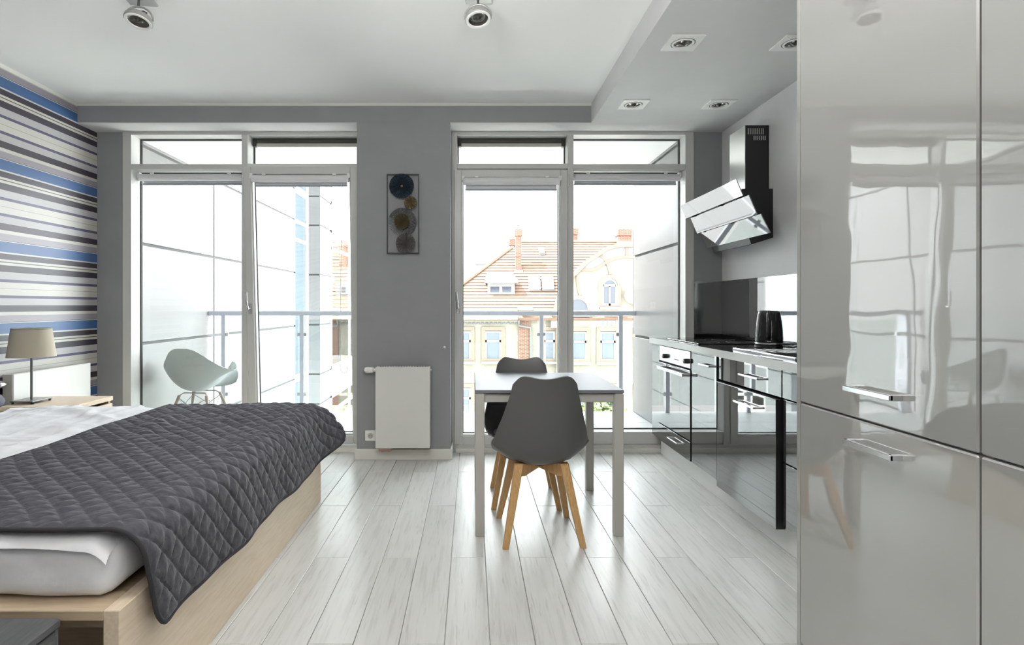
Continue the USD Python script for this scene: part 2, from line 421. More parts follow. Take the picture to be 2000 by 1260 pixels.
for q_, (a_, b_) in enumerate(((XL, -0.8716), (-0.162, XS))):
    struct('ceiling_window', bx(a_, b_, YP + 0.0005, 4.66, ZS, ZS + 0.006), 'soffit_paint', ('pale grey underside of the beam over the left window', 'pale grey underside of the beam over the right window')[q_], 'ceiling')
struct('trim_1', prism([(XL, ZC), (XL, ZC - 0.018), (XL + 0.018, ZC)], YREAR, YP, 'y'), 'trim_white', 'white strip along the top of the striped wall', 'trim')
struct('trim_2', prism([(YP, ZC), (YP, ZC - 0.016), (YP - 0.014, ZC)], XL, XS, 'x'), 'trim_white', 'white strip along the top of the grey beam', 'trim')
bb = trimesh.util.concatenate([bx(-0.885, -0.148, YP - 0.014, YP, 0, 0.082, 0.003), bx(-0.885, -0.8716, YP, 4.50, 0, 0.082, 0.003), bx(-0.162, -0.148, YP, 4.50, 0, 0.082, 0.003)])
struct('baseboard_pillar', bb, 'trim_white', 'white baseboard round the foot of the grey pillar', 'baseboard')

# ------------------------------------------------------------------ windows
ZH, ZT0, ZT1, ZSILL = 2.536, 2.262, 2.302, 0.055

def ring(x0, x1, z0, z1, w, y0, y1, t=None):
    t = w if t is None else t
    p = Polygon([(x0, z0), (x1, z0), (x1, z1), (x0, z1)], [[(x0 + w, z0 + t), (x1 - w, z0 + t), (x1 - w, z1 - t), (x0 + w, z1 - t)]])
    return prism(p, y0, y1, 'y')

def window(name, label, xj0, xj1, xm0, xm1, xk0, xk1, door_right, wide):
    w = thing(name, label, 'window', kind='structure')
    obj('jamb', bx(xj0, xj1, YW0, YW1, 0, ZS, 0.002), 'frame_white', w)
    obj('jamb', bx(xk0, xk1, YW0, YW1, 0, ZS, 0.002), 'frame_white', w)
    obj('mullion', bx(xm0, xm1, YW0, YW1, 0, ZH, 0.002), 'frame_white', w)
    obj('head', bx(xj1, xk0, YW0, YW1, ZH, ZS), 'frame_white', w)
    obj('sill', bx(xj1 - 0.01, xk0 + 0.01, YW0 - 0.03, YW0 + 0.03, 0, 0.036, 0.002), 'trim_white', w)
    obj('sill', bx(xj1 - 0.005, xk0 + 0.005, YW0 - 0.006, YW1, 0.0, ZSILL, 0.003), 'frame_white', w)
    for a, b, isdoor in ((xj1, xm0, not door_right), (xm1, xk0, door_right)):
        obj('transom', bx(a, b, YW0 - (0.012 if isdoor else 0), YW1, ZT0, ZT1, 0.002), 'frame_white', w)
        # upper light
        obj('gasket', ring(a, b, ZT1, ZH, 0.009, YW1 - 0.032, YW1 - 0.012), 'gasket_black', w)
        obj('pane', bx(a + 0.004, b - 0.004, YW1 - 0.024, YW1 - 0.020, ZT1 + 0.003, ZH - 0.003), 'window_glass', w)
        if isdoor:
            v = obj('ventilator', [bx(a + 0.03, b - 0.03, YW1 - 0.062, YW1 - 0.03, ZH - 0.036, ZH - 0.002, 0.004), bx(a + 0.03, b - 0.03, YW1 - 0.066, YW1 - 0.03, ZH - 0.014, ZH - 0.008)], 'vent_brown', w)
            obj('flap', bx(a + 0.03, b - 0.03, YW1 - 0.056, YW1 - 0.03, ZH - 0.066, ZH - 0.037, 0.003), 'table_metal', v)
            for e in (a + 0.006, b - 0.032):
                obj('end_cap', bx(e, e + 0.026, YW1 - 0.068, YW1 - 0.028, ZH - 0.066, ZH - 0.001, 0.003), 'gasket_black', v)
        else:
            obj('gasket', ring(a, b, ZSILL + 0.10, ZT0, 0.008, YW1 - 0.032, YW1 - 0.012), 'gasket_black', w)
            obj('pane', bx(a + 0.004, b - 0.004, YW1 - 0.024, YW1 - 0.020, ZSILL + 0.103, ZT0 - 0.003), 'window_glass', w)
            obj('bottom_rail', bx(a, b, YW0 + 0.02, YW1, ZSILL, ZSILL + 0.10, 0.003), 'frame_white', w)
    return w

XA0, XA1, XA2, XA3, XA4, XA5 = -2.789, -2.721, -1.837, -1.790, -0.880, -0.8716
w1 = window('window_1', 'left floor-to-ceiling window with white frames and tilted door', XA0, XA1, XA2, XA3, XA4, XA5, True, 1)
XB0, XB1, XB2, XB3, XB4, XB5 = -0.162, -0.115, 0.767, 0.815, 1.709, 1.778
w2 = window('window_2', 'right floor-to-ceiling window with white frames by the kitchen', XB0, XB1, XB2, XB3, XB4, XB5, False, 1)

def door(name, label, x0, x1, loc, rotx, handle_left):
    """Leaf in its own space: hinge line at the origin (bottom, front), x measured from the leaf's left edge."""
    W, H, S, T = x1 - x0, 2.192, 0.058, 0.072
    d = thing(name, label, 'door', (x0,) + loc, (rotx, 0, 0), kind='structure')
    zb = 0.070
    obj('stile', bx(0, S, 0, T, 0, H, 0.004), 'frame_white', d)
    obj('stile', bx(W - S, W, 0, T, 0, H, 0.004), 'frame_white', d)
    obj('top_rail', bx(S, W - S, 0, T, H - 0.060, H, 0.004), 'frame_white', d)
    obj('bottom_rail', bx(S, W - S, 0, T, 0, zb, 0.004), 'frame_white', d)
    obj('glazing_bead', ring(S - 0.001, W - S + 0.001, zb - 0.001, H - 0.059, 0.010, 0.018, T - 0.012), 'frame_white', d)
    obj('gasket', ring(S, W - S, zb, H - 0.060, 0.014, T - 0.010, T + 0.002), 'gasket_black', d)
    obj('pane', bx(S - 0.002, W - S + 0.002, 0.034, 0.038, zb - 0.002, H - 0.058), 'window_glass', d)
    hx = S * 0.5 if handle_left else W - S * 0.5
    h = obj('handle', [bx(hx - 0.013, hx + 0.013, -0.010, 0.0, 1.045, 1.130, 0.003), tube([(hx, -0.002, 1.09), (hx, -0.045, 1.09)], 0.008, 10),
                       tube([(hx, -0.045, 1.085), (hx - 0.003, -0.053, 1.11), (hx - 0.008, -0.055, 1.15), (hx - 0.010, -0.050, 1.215)], [0.009, 0.010, 0.009, 0.008], 10)], 'steel', d, 40, label='satin metal lever handle')
    obj('hinge', tube([(W + 0.004 if handle_left else -0.004, -0.006, H - 0.14), (W + 0.004 if handle_left else -0.004, -0.006, H - 0.04)], 0.006, 8), 'frame_white', d, 40)
    return d

door('door_1', 'white glazed balcony door tilted open beside the bed', -1.775, -0.886, (4.512, 0.062), 3.75, True)
d2 = door('door_2', 'closed white glazed balcony door behind the table', -0.137, 0.767, (4.486, 0.062), 0, True)

def blind(label, x0, x1, y, z, bar=0.0, cord=None):
    b = thing('roller_blind', label, 'roller blind', ((x0 + x1) / 2, y, z), group='white roller blinds on the windows')
    h = (x1 - x0) / 2
    prof = [(0.0, -h), (0.026, -h), (0.029, -h + 0.002), (0.029, h - 0.002), (0.026, h), (0.0, h)]
    obj('roll', lathe(prof, 24, 'x'), 'blind_white', b, 40)
    for s in (-1, 1):
        obj('bracket', bx(s * h - 0.012, s * h + 0.012, -0.02, 0.022, 0.0, 0.040, 0.003), 'plain_white', b)
    for s in (-0.72, 0.72):
        obj('clip', bx(s * h - 0.014, s * h + 0.014, -0.040, -0.024, 0.020, 0.036, 0.004), 'plain_white', b)
    obj('fabric', bx(-h + 0.02, h - 0.02, 0.028, 0.0295, -0.046 - bar, 0.0), 'blind_white', b)
    obj('bottom_bar', bx(-h + 0.018, h - 0.018, 0.021, 0.036, -0.056 - bar, -0.042 - bar, 0.003), 'blind_bar', b)
    if cord:
        pts = [(h - 0.004, -0.03, 0.0), (h - 0.006, -0.034, -0.6), (h - 0.008, -0.034, -1.25)]
        c = [(h + 0.004 - 0.002, -0.032, 0.02)] + [(h + 0.002, -0.034, -0.02 - k * 0.1) for k in range(15)]
        r = 0.030
        c += [(h - r + r * math.cos(a) + 0.002, -0.036, -1.46 - 1.6 * r * math.sin(a)) for a in np.linspace(0.2, math.pi - 0.2, 9)]
        c += [(h - 2 * r + 0.012 * (k / 14.0), -0.036, -1.44 + k * 0.1) for k in range(15)]
        obj('cord', tube(c, 0.0016, 5), 'plain_white', b, 40)
    return b

blind('white roller blind rolled up in the fixed pane beside the lamp', XA1 + 0.006, XA2 - 0.008, YW1 - 0.062, 2.216)
blind('white roller blind with hanging bead cord on the tilted door', -1.712, -0.955, 4.385, 2.158, 0.0, True)
blind('white roller blind with blue-grey bottom bar on the closed door', -0.068, 0.702, 4.475, 2.158, 0.012)
blind('white roller blind rolled up in the fixed pane next to the kitchen', XB3 + 0.008, XB4 - 0.012, YW1 - 0.062, 2.216)

# ------------------------------------------------------------------ balcony
XBL, XBR, YBF = -2.82, 1.76, 6.13
bf = thing('balcony_floor', 'pale grey tiled balcony floor outside the windows', 'floor', kind='structure')
obj('slab', bx(XBL - 0.1, XBR + 0.2, 4.60, YBF, -0.30, 0.008), 'joint_grey', bf)
ys = [4.662, 4.98, 5.555, YBF]
xs = np.arange(-2.82, 1.76, 0.5725)
for xa in xs:
    for ya, yb_ in zip(ys[:-1], ys[1:]):
        obj('tile', bx(xa + 0.003, min(xa + 0.5725, XBR) - 0.003, ya + 0.003, yb_ - 0.003, 0.0, 0.018, 0.002), 'balcony_tile', bf)
struct('balcony_ceiling', bx(XBL + 0.001, XBR + 0.3, 4.66, YBF + 0.02, 2.58, 2.98), 'soffit_white', 'white underside of the balcony above', 'ceiling')
struct('building_above', bx(-2.84, 14, -4.6, YBF - 0.05, 2.99, 10.5), 'panel_white', 'unseen white storeys above the balcony, shading the wing from the sky', 'building')  # out of view, placed to keep sky light off the wing panels
LEV = [-6.6, -6.1, -5.25, -4.4, -3.55, -3.05, -2.2, -1.35, -0.51, 0.0, 0.845, 1.70, 2.545, 3.04, 3.88, 4.73, 5.57, 6.07, 6.9, 7.7, 8.6]
br = thing('wall_balcony_right', 'white panelled side wall at the right end of the balcony', 'wall', kind='structure')
obj('core', bx(XBR + 0.018, XBR + 0.30, 4.66, YBF - 0.01, -6.5, 8.5), 'joint_grey', br)
for a, b in zip(LEV[:-1], LEV[1:]):
    obj('panel', bx(XBR, XBR + 0.02, 4.665, YBF - 0.02, a + 0.013, b - 0.013, 0.002), 'panel_white', br)
    obj('corner_panel', bx(XBR, XBR + 0.30, YBF - 0.014, YBF + 0.006, a + 0.013, b - 0.013, 0.002), 'panel_white', br)

bl = thing('apartment_wing', 'white panelled wing of the building left of the balcony with glazed bays', 'building', kind=None)
obj('core', bx(XBL - 5, XBL - 0.018, 4.712, 9.0, -6.5, 8.6), 'joint_grey', bl)
for a, b in zip(LEV[:-1], LEV[1:]):
    for ya, yb_ in ((4.712, 6.152), (6.176, 9.02)):
        obj('panel', bx(XBL - 0.02, XBL, ya, yb_, a + 0.013, b - 0.013, 0.002), 'panel_white', bl)
# end panels that face the window, then the return and the glazed corner bay
XF0, XF1, YF = -2.80, -2.585, 9.63
for a, b in zip(LEV[:-1], LEV[1:]):
    obj('panel', bx(XF0 + 0.006, XF1, YF, YF + 0.02, a + 0.014, b - 0.014, 0.002), 'panel_white', bl)
    obj('panel', bx(XF1 - 0.02, XF1, YF + 0.022, 10.38, a + 0.014, b - 0.014, 0.002), 'panel_white', bl)
obj('core', bx(XF0 + 0.01, XF1 - 0.018, YF + 0.018, 10.38, -6.5, 8.5), 'joint_grey', bl)
obj('post', bx(-2.845, -2.785, 9.58, 9.64, -6.5, 8.5, 0.004), 'frame_white', bl)
obj('back_wall', bx(-4.0, -2.9, 9.75, 9.85, -6.5, 8.5), 'joint_grey', bl)
for zf in (-3.04, 0.0, 3.04):
    for za, zb_ in ((0.06, 2.20), (2.26, 2.50), (2.56, 2.98)):
        obj('bay_pane', bx(XBL - 0.012, XBL - 0.004, 9.02, 9.58, zf + za, zf + zb_), 'dark_glass', bl)
        if za < 2.4:
            obj('bay_pane', bx(XF1 - 0.012, XF1 - 0.006, 10.40, 12.6, zf + za, zf + zb_), 'window_glass', bl)
            obj('bay_pane', bx(XF1 - 1.8, XF1 - 0.02, 12.58, 12.586, zf + za, zf + zb_), 'window_glass', bl)
    for z in (0.0, 2.20, 2.50, 2.98):
        obj('bay_bar', bx(XBL - 0.03, XBL + 0.012, 9.0, 9.60, zf + z, zf + z + 0.06, 0.003), 'frame_white', bl)
    for z in (0.0, 2.20, 2.50):
        obj('bay_bar', bx(XF1 - 0.03, XF1 + 0.012, 10.38, 12.6, zf + z, zf + z + 0.06, 0.003), 'frame_white', bl)
    obj('spandrel', bx(XF1 - 0.05, XF1, 10.38, 12.6, zf - 0.50, zf + 0.0, 0.003), 'panel_white', bl)
    obj('spandrel', bx(XF1 - 1.9, XF1, 12.56, 12.62, zf - 0.50, zf + 0.0, 0.003), 'panel_white', bl)
    for yy in (10.40, 11.95, 12.58):
        obj('bay_mullion', bx(XF1 - 0.03, XF1 + 0.01, yy - 0.02, yy + 0.02, zf - 0.5, zf + 2.56, 0.003), 'rail_grey' if yy == 11.95 else 'frame_white', bl)

obj('core', bx(XF1 - 0.08, XF1 - 0.018, 12.66, 19.2, -6.5, 8.5), 'joint_grey', bl)
for a, b in zip(LEV[:-1], LEV[1:]):
    for ya, yb_ in ((12.64, 14.7), (14.72, 16.9), (16.92, 19.2)):
        obj('panel', bx(XF1 - 0.02, XF1, ya, yb_, a + 0.013, b - 0.013, 0.002), 'panel_white', bl)
rl = thing('balcony_railing', 'grey metal balcony railing with clear glass panels', 'railing', (0, 0, 0))
YR = 6.05
obj('top_rail', bx(XBL + 0.002, XBR - 0.002, YR - 0.025, YR + 0.025, 1.062, 1.112, 0.004), 'rail_grey', rl)
PX = [-2.66, -1.82, -0.98, -0.14, 0.75, 1.60]
for x in PX:
    obj('post', bx(x - 0.021, x + 0.021, YR - 0.02, YR + 0.02, 0.018, 1.064, 0.003), 'rail_grey', rl)
for a, b in zip(PX[:-1], PX[1:]):
    g = obj('glass_panel', bx(a + 0.045, b - 0.045, YR - 0.004, YR + 0.004, 0.10, 1.02), 'rail_glass', rl)
    for x in (a + 0.034, b - 0.034):
        obj('clamp', [bx(x - 0.015, x + 0.013, YR - 0.012, YR + 0.012, z - 0.02, z + 0.02, 0.003) for z in (0.22, 0.86)], 'steel', g)

# ------------------------------------------------------------------ chairs
def shell(keysv, yv, zv, wv, hv, p, th, nu=41, nv=57, top=0.014, corner=0.05, front_corner=0.03, cstart=0.66, cexp=2.2):
    v = np.linspace(0, 1, nv); u = np.linspace(-1, 1, nu)
    cy, cz, cw, ch = (PchipInterpolator(keysv, a)(v) for a in (yv, zv, wv, hv))
    cy, cz = (CubicSpline(keysv, a)(v) for a in (yv, zv))
    dy, dz = np.gradient(cy), np.gradient(cz)
    L = np.hypot(dy, dz); ty, tz = dy / L, dz / L
    ny, nz = -tz, ty
    U = np.abs(u)[:, None]
    off = ch[None] * U ** p
    adj = top * (1 - np.cos(np.pi * np.clip(U / 0.7, 0, 1))) / 2 - corner * np.clip((U - cstart) / (1 - cstart), 0, 1) ** cexp
    adjf = -front_corner * np.clip((U - 0.55) / 0.45, 0, 1) ** 2.0
    shift = -adj * (1 - v)[None] ** 5 + adjf * v[None] ** 7
    Pn = np.zeros((nu, nv, 3))
    Pn[..., 0] = (cw[None] * (u[:, None]))
    Pn[..., 1] = cy[None] + ny[None] * off + ty[None] * shift
    Pn[..., 2] = cz[None] + nz[None] * off + tz[None] * shift
    m, _ = sheet(Pn, th)
    return m, Pn

def make_dining_chair(loc, rz, label):
    t = thing('dining_chair', label, 'chair', loc, (0, 0, rz), 'grey shell chairs at the white table')
    k = [0, .25, .45, .56, .67, .80, .92, 1]
    m, Pn = shell(k, [-.238, -.208, -.182, -.150, -.078, .045, .158, .212], [.820, .66, .505, .420, .377, .374, .404, .408],
                  [.150, .187, .226, .241, .242, .230, .212, .196], [.022, .045, .095, .118, .105, .06, .022, .012], 2.5, 0.009)
    obj('seat_shell', m, 'chair_grey', t, 40)
    # cushion in the seat
    a = np.linspace(0, 2 * np.pi, 49)[:-1]
    rows = []
    for rr, zz in ((0.0, .436), (.5, .434), (.85, .424), (1.0, .408), (.97, .392)):
        rows.append(np.stack([0.185 * rr * np.sign(np.cos(a)) * np.abs(np.cos(a)) ** .75, 0.045 + 0.165 * rr * np.sign(np.sin(a)) * np.abs(np.sin(a)) ** .75, np.full(48, zz)], 1))
    G = np.array(rows); n = 48
    f = []
    for i in range(4):
        for j in range(n):
            j2 = (j + 1) % n
            f += [(i * n + j, (i + 1) * n + j, (i + 1) * n + j2), (i * n + j, (i + 1) * n + j2, i * n + j2)]
    obj('cushion', trimesh.Trimesh(G.reshape(-1, 3), f, process=False), 'cushion_grey', t, 60, label='thin grey seat cushion')
    for sx in (-1, 1):
        for sy in (-1, 1):
            tx, ty_, bxx, byy = sx * .112, sy * .105, sx * .188, sy * .196
            pts = []
            for (cx, cy, z, h) in ((tx, ty_, .384, .0215), (bxx, byy, 0.0, .0145)):
                for ex in (-1, 1):
                    for ey in (-1, 1):
                        pts += [(cx + ex * h, cy + ey * h * .8, z), (cx + ex * h * .8, cy + ey * h, z)]
            obj('leg', hull(pts), 'beech', t)
    for s in (-1, 1):
        d = np.array([s * .112, .105]); L = np.linalg.norm(d)
        q = Polygon([(-L, .322), (-L, .384), (-.06, .366), (.06, .366), (L, .384), (L, .322), (L - .03, .318), (.0, .342), (-L + .03, .318)])
        m = prism(q, -.016, .016, 'y')
        m = moved(m, (0, 0, 0), (0, 0, math.degrees(math.atan2(.105, s * .112))))
        obj('cross_brace', m, 'beech', t)
    obj('seat_mount', lathe([(0, .354), (.045, .354), (.05, .358), (.05, .367), (0, .367)], 24), 'black_satin', t, 40)
    return t

make_dining_chair((0.345, 2.915, 0), 2.0, 'grey shell dining chair with its back to the camera at the white table')
make_dining_chair((0.318, 3.425, 0), 179.0, 'grey shell dining chair at the window side of the white table')

# ------------------------------------------------------------------ table
tb = thing('dining_table', 'white square dining table with straight legs', 'table', (0.395, 3.225, 0))
HW = 0.377
obj('tabletop', bx(-HW, HW, -.375, .375, .7255, .7425, .002), 'table_white', tb)
for sx in (-1, 1):
    for sy in (-1, 1):
        x = sx * (HW - .0245); y = sy * (.375 - .0245)
        obj('leg', bx(x - .024, x + .024, y - .024, y + .024, 0, .7215, .003), 'table_metal', tb)
        obj('spacer', bx(x - .018, x + .018, y - .018, y + .018, .7215, .7255), 'plain_white', tb)
for s in (-1, 1):
    obj('apron', bx(-HW + .0485, HW - .0485, s * .350 - .012, s * .350 + .012, .678, .7205, .002), 'table_metal', tb)
    obj('apron', bx(s * .352 - .012, s * .352 + .012, -.3265, .3265, .678, .7205, .002), 'table_metal', tb)

# ------------------------------------------------------------------ bed
bed = thing('bed_frame', 'light oak platform bed with full-height foot board', 'bed', (0, 0, 0))
BX0, BX1, BY0, BY1, BZ = -2.985, -0.905, 1.447, 3.382, 0.386
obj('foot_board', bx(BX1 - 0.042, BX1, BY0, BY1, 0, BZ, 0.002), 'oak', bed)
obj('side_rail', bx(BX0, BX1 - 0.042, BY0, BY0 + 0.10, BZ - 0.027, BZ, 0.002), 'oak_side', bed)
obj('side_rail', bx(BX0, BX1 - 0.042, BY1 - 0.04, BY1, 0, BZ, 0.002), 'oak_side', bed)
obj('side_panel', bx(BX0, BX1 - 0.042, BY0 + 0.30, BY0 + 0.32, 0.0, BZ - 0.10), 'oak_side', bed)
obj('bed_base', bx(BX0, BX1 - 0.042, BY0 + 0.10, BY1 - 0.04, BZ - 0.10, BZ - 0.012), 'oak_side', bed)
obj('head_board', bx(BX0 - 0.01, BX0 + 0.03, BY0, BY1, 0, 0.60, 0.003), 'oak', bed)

# mattress in its sheet
dm = rbox(-2.95, -0.950, 1.495, 3.340, 0.389, 0.546, 0.055, 0.022)
v = np.array(dm.vertices)
side = np.clip((1.57 - v[:, 1]) / 0.06, 0, 1) * (1 - np.clip((v[:, 2] - 0.52) / 0.03, 0, 1))
fold = meshkit.fbm(np.stack([v[:, 0] * 6 + v[:, 2] * 11, v[:, 2] * 4, v[:, 1]], 1), 3, 5) - 0.5
crease = np.exp(-(((v[:, 0] + 1.06) * 0.80 + (v[:, 2] - 0.46) * 1.0) / 0.010) ** 2)
v[:, 1] -= side * (0.030 * fold + 0.006 * crease + 0.016 * np.clip((0.45 - v[:, 2]) / 0.06, 0, 1))
hem = np.clip((0.425 - v[:, 2]) / 0.035, 0, 1) * np.clip((1.60 - v[:, 1]) / 0.1, 0, 1)
v[:, 2] += hem * 0.022 * (meshkit.noise(np.stack([v[:, 0] * 8, v[:, 0] * 0, v[:, 0] * 0], 1), 2) - 0.35)
dm.vertices = v
tag(obj('mattress', dm, 'sheet_white', None, 60), 'thick mattress in a white sheet on the oak bed frame', 'mattress')

def duvet():
    nx, nw = 130, 150
    x = np.linspace(-2.62, -0.962, nx)[:, None]
    top, R, y0 = 0.560, 0.050, 1.535
    hemz = 0.525 + 0.012 * np.sin(x * 5.2 + 0.6) + 0.006 * np.sin(x * 13) - 0.012 * np.exp(-((x + 1.0) / 0.07) ** 2)
    Ltop = 3.325 - y0
    drop = top - R - hemz
    w = np.linspace(0, 1, nw)[None, :] * (Ltop + R * math.pi / 2 + drop)
    ang = np.clip((w - Ltop) / R, 0, math.pi / 2)
    hang = np.clip(w - Ltop - R * math.pi / 2, 0, None)
    Y = np.where(w < Ltop, 3.325 - w, y0 - R * np.sin(ang))
    Z = top - R * (1 - np.cos(ang)) - hang
    X = np.broadcast_to(x, Y.shape).copy()
    # the foot end is tucked down
    f = np.clip((X + 1.02) / 0.058, 0, 1)
    Z = Z - 0.040 * f ** 2
    left = np.clip((-1.70 - X) / 0.25, 0, 1) * np.clip((Y - 1.50) / 0.1, 0, 1)
    q = np.stack([X, Y, X * 0], -1)
    wr = meshkit.fbm(q * np.array([3.0, 5.0, 1]), 4, 3) - 0.45
    rid = 1 - np.abs(2 * meshkit.fbm(q * np.array([5.5, 2.4, 1]) + 7, 3, 11) - 1)
    rid2 = 1 - np.abs(2 * meshkit.fbm(q * np.array([2.2, 6.5, 1]) + 3, 2, 31) - 1)
    hump = 0.012 * np.exp(-((X + 2.28) / 0.30) ** 2) * np.clip((Y - 2.2) / 1.0, 0, 1)
    Z = Z + left * (0.040 * np.clip(wr, -0.1, 0.15) + 0.045 * np.clip(rid - 0.74, 0, 1) + 0.040 * np.clip(rid2 - 0.77, 0, 1) + hump)
    near = np.clip((1.53 - Y) / 0.03, 0, 1)
    Y = Y - near * (0.010 + 0.014 * (meshkit.fbm(np.stack([X * 6, Z * 6, X * 0], -1), 2, 9) - 0.4))
    return np.stack([X, Y, Z], -1)
DP = duvet()
if grid_normals(DP)[10, 10, 2] < 0:
    DP = DP[:, ::-1]
tag(obj('duvet', sheet(DP, 0.009)[0], 'sheet_white', None, 70), 'crumpled white duvet spread over the mattress, partly under the quilt', 'duvet')

pm = rbox(-0.21, 0.21, -0.32, 0.32, -0.075, 0.075, 0.07, 0.02)
v = np.array(pm.vertices); v[:, 2] *= 1 - 0.55 * np.clip(np.hypot(v[:, 0] / 0.30, v[:, 1] / 0.42), 0, 1) ** 3
pm.vertices = v
tag(obj('pillow', moved(pm, (-2.755, 2.80, 0.665), (0, 6, 0)), 'pillow_grey', None, 60), 'dark grey pillow at the head of the bed', 'pillow')

# quilt: laid over the foot half of the bed, hanging down the foot board
def quilt():
    ns, nt = 210, 340
    top, R, xb = 0.576, 0.085, -0.972
    Ltop = xb + 1.80
    Larc = R * math.pi / 2
    Lh = 0.225
    s = np.linspace(0, Ltop + Larc + Lh, ns)[:, None]
    tau = np.linspace(0, 1, nt)[None, :]
    over = np.clip((s - Ltop) / (Larc + Lh), 0, 1)
    smax = Ltop + Larc + Lh
    q = np.clip((s - (smax - 0.075)) / 0.075, 0, 1)
    rnd = 0.075 * (1 - np.sqrt(np.maximum(1 - q ** 2, 0)))
    tmin = 1.505 + 0.045 * over ** 1.5 + rnd * 0.85 + 0.012 * np.sin(s * 7)
    tmax = 3.46 - 0.02 * over - rnd
    t = tmin + (tmax - tmin) * tau
    s = np.broadcast_to(s, t.shape); over = np.broadcast_to(over, t.shape)
    ang = np.clip((s - Ltop) / R, 0, math.pi / 2)
    hang = np.clip(s - Ltop - Larc, 0, None)
    X = np.where(s < Ltop, -1.80 + s, xb + R * np.sin(ang))
    dz = R * (1 - np.cos(ang)) + hang
    # over the far side of the bed
    R2, yb2 = 0.07, 3.325
    a2 = np.clip((t - yb2) / R2, 0, math.pi / 2)
    h2 = np.clip(t - yb2 - R2 * math.pi / 2, 0, None)
    Y = np.where(t < yb2, t, yb2 + R2 * np.sin(a2))
    dz2 = R2 * (1 - np.cos(a2)) + h2
    both = np.sqrt(dz ** 2 + dz2 ** 2)
    flare = np.clip((t - 3.02) / 0.38, 0, 1) ** 1.6
    f3 = np.clip(dz / 0.25, 0, 1) * flare
    X = X + 0.095 * f3
    Y = Y + 0.05 * f3
    Z = top - np.maximum(both, 0) + 0.075 * f3
    hf = np.clip(dz / 0.3, 0, 1)
    wav = np.sin(t * 9.0 + 1.0) * 0.010 + np.sin(t * 21 + 0.4) * 0.004
    X = X + hf * (wav + 0.012)
    # a little slack and a few folds on the top
    pts = np.stack([X * 2.2, Y * 2.2, X * 0], -1)
    Z = Z + (1 - hf) * (0.018 * (meshkit.fbm(pts, 3, 21) - 0.5))
    Z = Z + 0.014 * np.exp(-((X + 1.50 + 0.25 * (Y - 2.6)) / 0.045) ** 2) * np.exp(-((Y - 2.75) / 0.35) ** 2)
    Z = Z + 0.02 * np.exp(-((X + 1.15) / 0.25) ** 2) * np.exp(-((Y - 3.15) / 0.25) ** 2) * (1 - hf)
    Pn = np.stack([X, Y, Z], -1)
    N = grid_normals(Pn)
    if N[10, 10, 2] < 0:
        N = -N
    p = 0.0885
    warp = 0.010 * np.sin(s * 9) + 0.008 * np.sin(t * 7)
    A, B = np.abs(np.sin(np.pi * (s + t + warp) / p)), np.abs(np.sin(np.pi * (s - t + warp) / p))
    puff = np.minimum(A, B) ** 0.40
    wr = meshkit.noise(np.stack([s * 18, t * 75, s * 0], -1), 4) - 0.5
    edge = np.minimum.reduce([np.clip(s / 0.02, 0, 1), np.clip((smax - s) / 0.02, 0, 1), np.clip(tau * 90, 0, 1) + 0 * s, np.clip((1 - tau) * 90, 0, 1) + 0 * s])
    Pn = Pn + N * ((0.0135 * puff + 0.0065 * wr * puff) * edge)[..., None]
    return Pn
QP = quilt()
qt = thing('quilt', 'dark grey diamond-stitched quilt over the foot of the bed', 'quilt')
if grid_normals(QP)[10, 10, 2] < 0:
    QP = QP[:, ::-1]
qm, edge = sheet(QP, 0.007)
obj('cloth', qm, 'quilt', qt, 70)
obj('binding', tube(edge[::2], 0.0068, 7, closed=True), 'binding', qt, 60, label='black edge binding')

# grey chest at the near side of the bed
ch = thing('storage_chest', 'dark grey wooden chest in the lower left corner by the bed', 'chest', (0, 0, 0))
CX, CY, CZ = -1.000, 1.372, 0.409
obj('body', bx(-1.55, CX - 0.006, 0.62, CY - 0.006, 0.0, CZ - 0.024, 0.003), 'chest_grey', ch)
obj('lid', bx(-1.556, CX, 0.612, CY, CZ - 0.020, CZ, 0.003), 'chest_grey', ch)
obj('corner_trim', bx(CX - 0.03, CX - 0.003, CY - 0.012, CY - 0.003, 0.0, CZ - 0.021, 0.002), 'chest_grey', ch)
obj('side_board', bx(CX - 0.008, CX - 0.003, 0.66, CY - 0.02, 0.02, CZ - 0.045, 0.002), 'chest_grey', ch)

# ------------------------------------------------------------------ night table, lamp, wall radiator
ns_ = thing('night_table', 'light oak night table between bed and left window', 'night table', (0, 0, 0))
NX0, NX1, NY0, NY1, NZ = -2.885, -2.45, 3.43, 3.85, 0.552
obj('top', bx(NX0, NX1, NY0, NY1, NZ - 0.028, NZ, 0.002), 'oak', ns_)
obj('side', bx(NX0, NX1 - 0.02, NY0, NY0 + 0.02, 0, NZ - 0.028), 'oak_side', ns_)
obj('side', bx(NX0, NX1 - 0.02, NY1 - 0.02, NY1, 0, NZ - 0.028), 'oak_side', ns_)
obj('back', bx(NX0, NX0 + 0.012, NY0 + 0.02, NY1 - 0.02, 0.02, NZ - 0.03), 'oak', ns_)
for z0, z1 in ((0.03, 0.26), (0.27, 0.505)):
    obj('drawer', bx(NX1 - 0.02, NX1 - 0.002, NY0 + 0.003, NY1 - 0.003, z0, z1, 0.002), 'oak', ns_)

